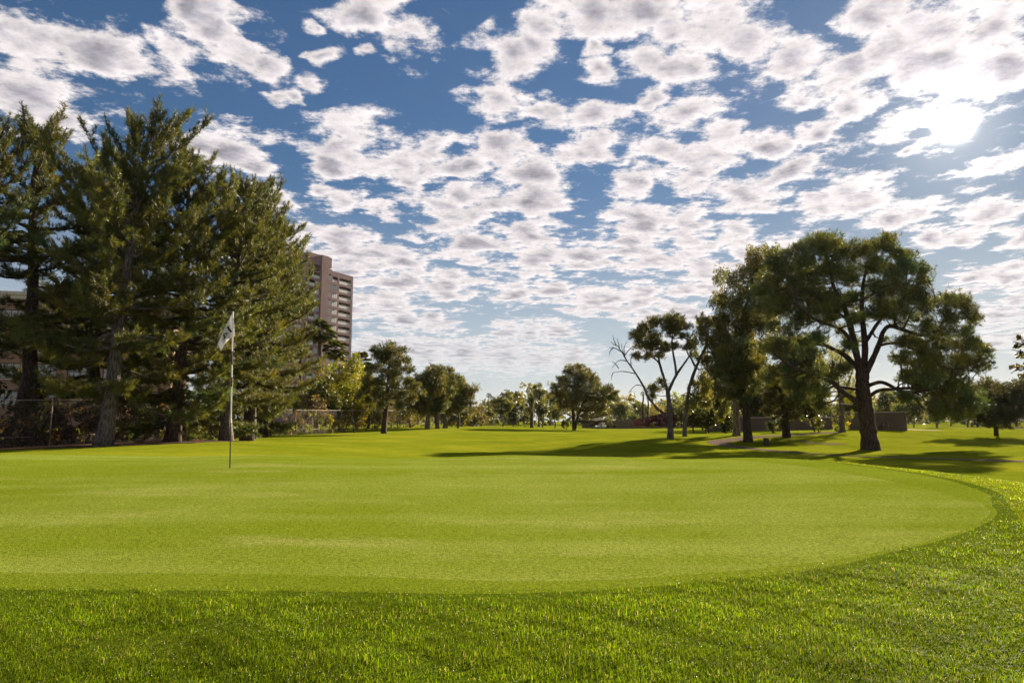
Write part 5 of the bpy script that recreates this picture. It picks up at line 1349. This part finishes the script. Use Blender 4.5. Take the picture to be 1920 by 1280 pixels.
# ------------------------------------------------------------------ grass blades near the camera
def blades(xy, length, width, rng, base_col, lean=0.75, dew=0.05):
    n = len(xy); z = terrain(xy[:, 0], xy[:, 1])
    b = np.column_stack([xy, z])
    az = rng.uniform(0, 2 * np.pi, n); ln = length * rng.uniform(0.55, 1.25, n)
    ld = np.abs(rng.normal(0, lean, n)); h = np.stack([np.cos(az), np.sin(az), np.zeros(n)], 1)
    fa = rng.uniform(0, 2 * np.pi, n); sd = np.stack([np.cos(fa), np.sin(fa), np.zeros(n)], 1) * (width * rng.uniform(.7, 1.3, n) * 0.5)[:, None]
    mid = b + (h * (ld * 0.35)[:, None] + np.array([0, 0, 0.62])) * ln[:, None]
    tip = b + (h * ld[:, None] + np.array([0, 0, 1.0]) * (1 - 0.35 * np.clip(ld, 0, 1.2))[:, None]) * ln[:, None]
    V = np.stack([b - sd, b + sd, mid - sd * 0.8, mid + sd * 0.8, tip], 1).reshape(-1, 3)
    i = np.arange(n)[:, None] * 5
    F4 = i + np.array([[0, 1, 3, 2]]); F3 = i + np.array([[2, 3, 4]])
    c = jitter_cols(n, base_col, 0.26, rng, 0.28)
    dry = rng.random(n) < dew; c[dry] = np.array([0.30, 0.27, 0.12]) * rng.uniform(.6, 1.2, (dry.sum(), 1))  # pale straw blades, their colour also standing in for dewy glints
    return V, F3, F4, np.repeat(c, 5, 0)
def scatter(n, s0, s1, umax, rng, power):
    "points ahead of the camera, denser near it"
    y = s0 * (s1 / s0) ** (rng.random(n) ** power); x = rng.uniform(-umax, umax, n) * (y + 0.4)
    return np.stack([x, y], 1)
rng = np.random.default_rng(123)
def noise2(x, y):
    return (np.sin(x * 1.7 + 1.3 * np.sin(y * 2.1)) + np.sin(y * 2.9 + 1.1 * np.sin(x * 2.3 + 1)) + np.sin((x + y) * 4.3 + 2.0)) / 3
parts_ = []
for (n, y0, y1, L, W, cull) in [(200000, 2.2, 4.6, 0.031, 0.0025, 1), (80000, 4.0, 7.5, 0.031, 0.0042, 1), (60000, 6.5, 12.0, 0.028, 0.008, 1)]:
    xy = scatter(n, y0, y1, 0.95, rng, 1.0)
    jx = rng.normal(0, 0.055, xy.shape) + 0.05 * noise2(xy[:, 0] * 5, xy[:, 1] * 5)[:, None]
    keep = ~inside(xy[:, 0] + jx[:, 0], xy[:, 1] + jx[:, 1], COLLAR)
    keep &= (noise2(xy[:, 0] * 2, xy[:, 1] * 2) + rng.normal(0, .6, len(xy))) > -1.1
    xy = xy[keep]
    near_edge = inside(xy[:, 0], xy[:, 1] + 0.16, COLLAR) | inside(xy[:, 0] - 0.16, xy[:, 1], COLLAR)
    lf = L * np.where(near_edge, 0.75, 1.0) * (1 + 0.30 * noise2(xy[:, 0] * 3.1, xy[:, 1] * 3.1)) * (1 if y0 < 6 else 1)
    tone = np.clip(0.5 + 0.5 * noise2(xy[:, 0] * 1.3 + 4, xy[:, 1] * 1.3), 0, 1)[:, None]
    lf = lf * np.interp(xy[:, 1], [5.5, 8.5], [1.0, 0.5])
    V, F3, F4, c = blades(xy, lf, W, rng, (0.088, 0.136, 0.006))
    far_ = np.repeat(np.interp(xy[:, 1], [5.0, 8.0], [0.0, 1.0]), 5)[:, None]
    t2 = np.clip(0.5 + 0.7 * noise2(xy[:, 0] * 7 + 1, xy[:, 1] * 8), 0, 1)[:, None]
    c = c * np.repeat((0.52 + 0.72 * tone) * (0.66 + 0.68 * t2), 5, 0) * (1 + far_ * np.array([[0.38, 0.26, 0.3]]))   # blades farther off on the bank coloured brighter and yellower
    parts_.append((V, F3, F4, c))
# short blades on the collar
xy = np.concatenate([scatter(80000, 3.4, 6.0, 0.9, rng, 1.0), scatter(40000, 5.5, 14.0, 0.86, rng, 1.0)])
keep = inside(xy[:, 0], xy[:, 1], COLLAR) & ~inside(xy[:, 0], xy[:, 1], GREEN); xy = xy[keep]
parts_.append(blades(xy, np.where(xy[:, 1] > 6, 0.016, 0.011), 0.0045, rng, (0.095, 0.130, 0.010), dew=0.02))
off = 0; VV, T3, T4, CC = [], [], [], []
for V, F3, F4, c in parts_:
    VV.append(V); T3.append(F3 + off); T4.append(F4 + off); CC.append(c); off += len(V)
tag(obj('rough_grass', mesh_np('rough_grass', np.concatenate(VV), np.concatenate(T3), np.concatenate(T4), np.concatenate(CC)), M_BLADE), 'longer dewy grass blades in the foreground round the green', 'grass', kind='stuff')

# dew drops on the tips, painted pale to stand in for sparkle
rng = np.random.default_rng(9)
xy = np.concatenate([scatter(5200, 2.3, 5.0, 0.86, rng, 1.0), scatter(2600, 4.5, 9.0, 0.86, rng, 1.0)])
xy = xy[~inside(xy[:, 0], xy[:, 1], COLLAR)]
keep = (noise2(xy[:, 0] * 2.1 + 3, xy[:, 1] * 2.1) + 0.35 * xy[:, 0] / xy[:, 1] * 2 + rng.normal(0, .5, len(xy))) > -0.25
xy = xy[keep]; n = len(xy)
c = np.column_stack([xy, terrain(xy[:, 0], xy[:, 1]) + rng.uniform(0.029, 0.042, n)])
r_ = rng.uniform(0.0009, 0.0022, n) * (0.6 + 0.13 * xy[:, 1])
octa = np.array([[1, 0, 0], [-1, 0, 0], [0, 1, 0], [0, -1, 0], [0, 0, 1], [0, 0, -1]], float)
V = (c[:, None] + octa[None] * r_[:, None, None]).reshape(-1, 3)
of = np.array([[0, 2, 4], [2, 1, 4], [1, 3, 4], [3, 0, 4], [2, 0, 5], [1, 2, 5], [3, 1, 5], [0, 3, 5]])
F = (np.arange(n)[:, None, None] * 6 + of[None]).reshape(-1, 3)
def _dew(t):
    tr = t.new('ShaderNodeBsdfTranslucent'); tr.inputs[0].default_value = (0.85, 0.82, 0.72, 1)
    mx = t.new('ShaderNodeMixShader'); mx.inputs[0].default_value = 0.6
    t.l.new(pbsdf(t, C(0.75, 0.75, 0.70), 0.15, 0.5), mx.inputs[1]); t.l.new(tr.outputs[0], mx.inputs[2])
    return mx.outputs[0], None
tag(obj('dew', mesh_np('dew', V, F, None, None, smooth=True), mat('dew_drops', _dew)), 'pale dew drops glinting on the foreground grass', 'dew', kind='stuff')

# ------------------------------------------------------------------ the hazy air
def _haze():
    m = bpy.data.materials.new('haze_air'); m.use_nodes = True
    t = NT(m.node_tree); t.n.clear()
    v = t.new('ShaderNodeVolumePrincipled'); v.inputs['Color'].default_value = (0.95, 0.93, 0.90, 1)
    v.inputs['Density'].default_value = 0.00003; v.inputs['Anisotropy'].default_value = 0.45
    t.l.new(v.outputs[0], t.new('ShaderNodeOutputMaterial').inputs['Volume'])
    b = MB(); b.box(-5200, 5200, -30, 2320, -4.5, 66)
    return tag(b.build('haze', m), 'thin bright haze in the air', 'haze', kind='stuff')
_haze()
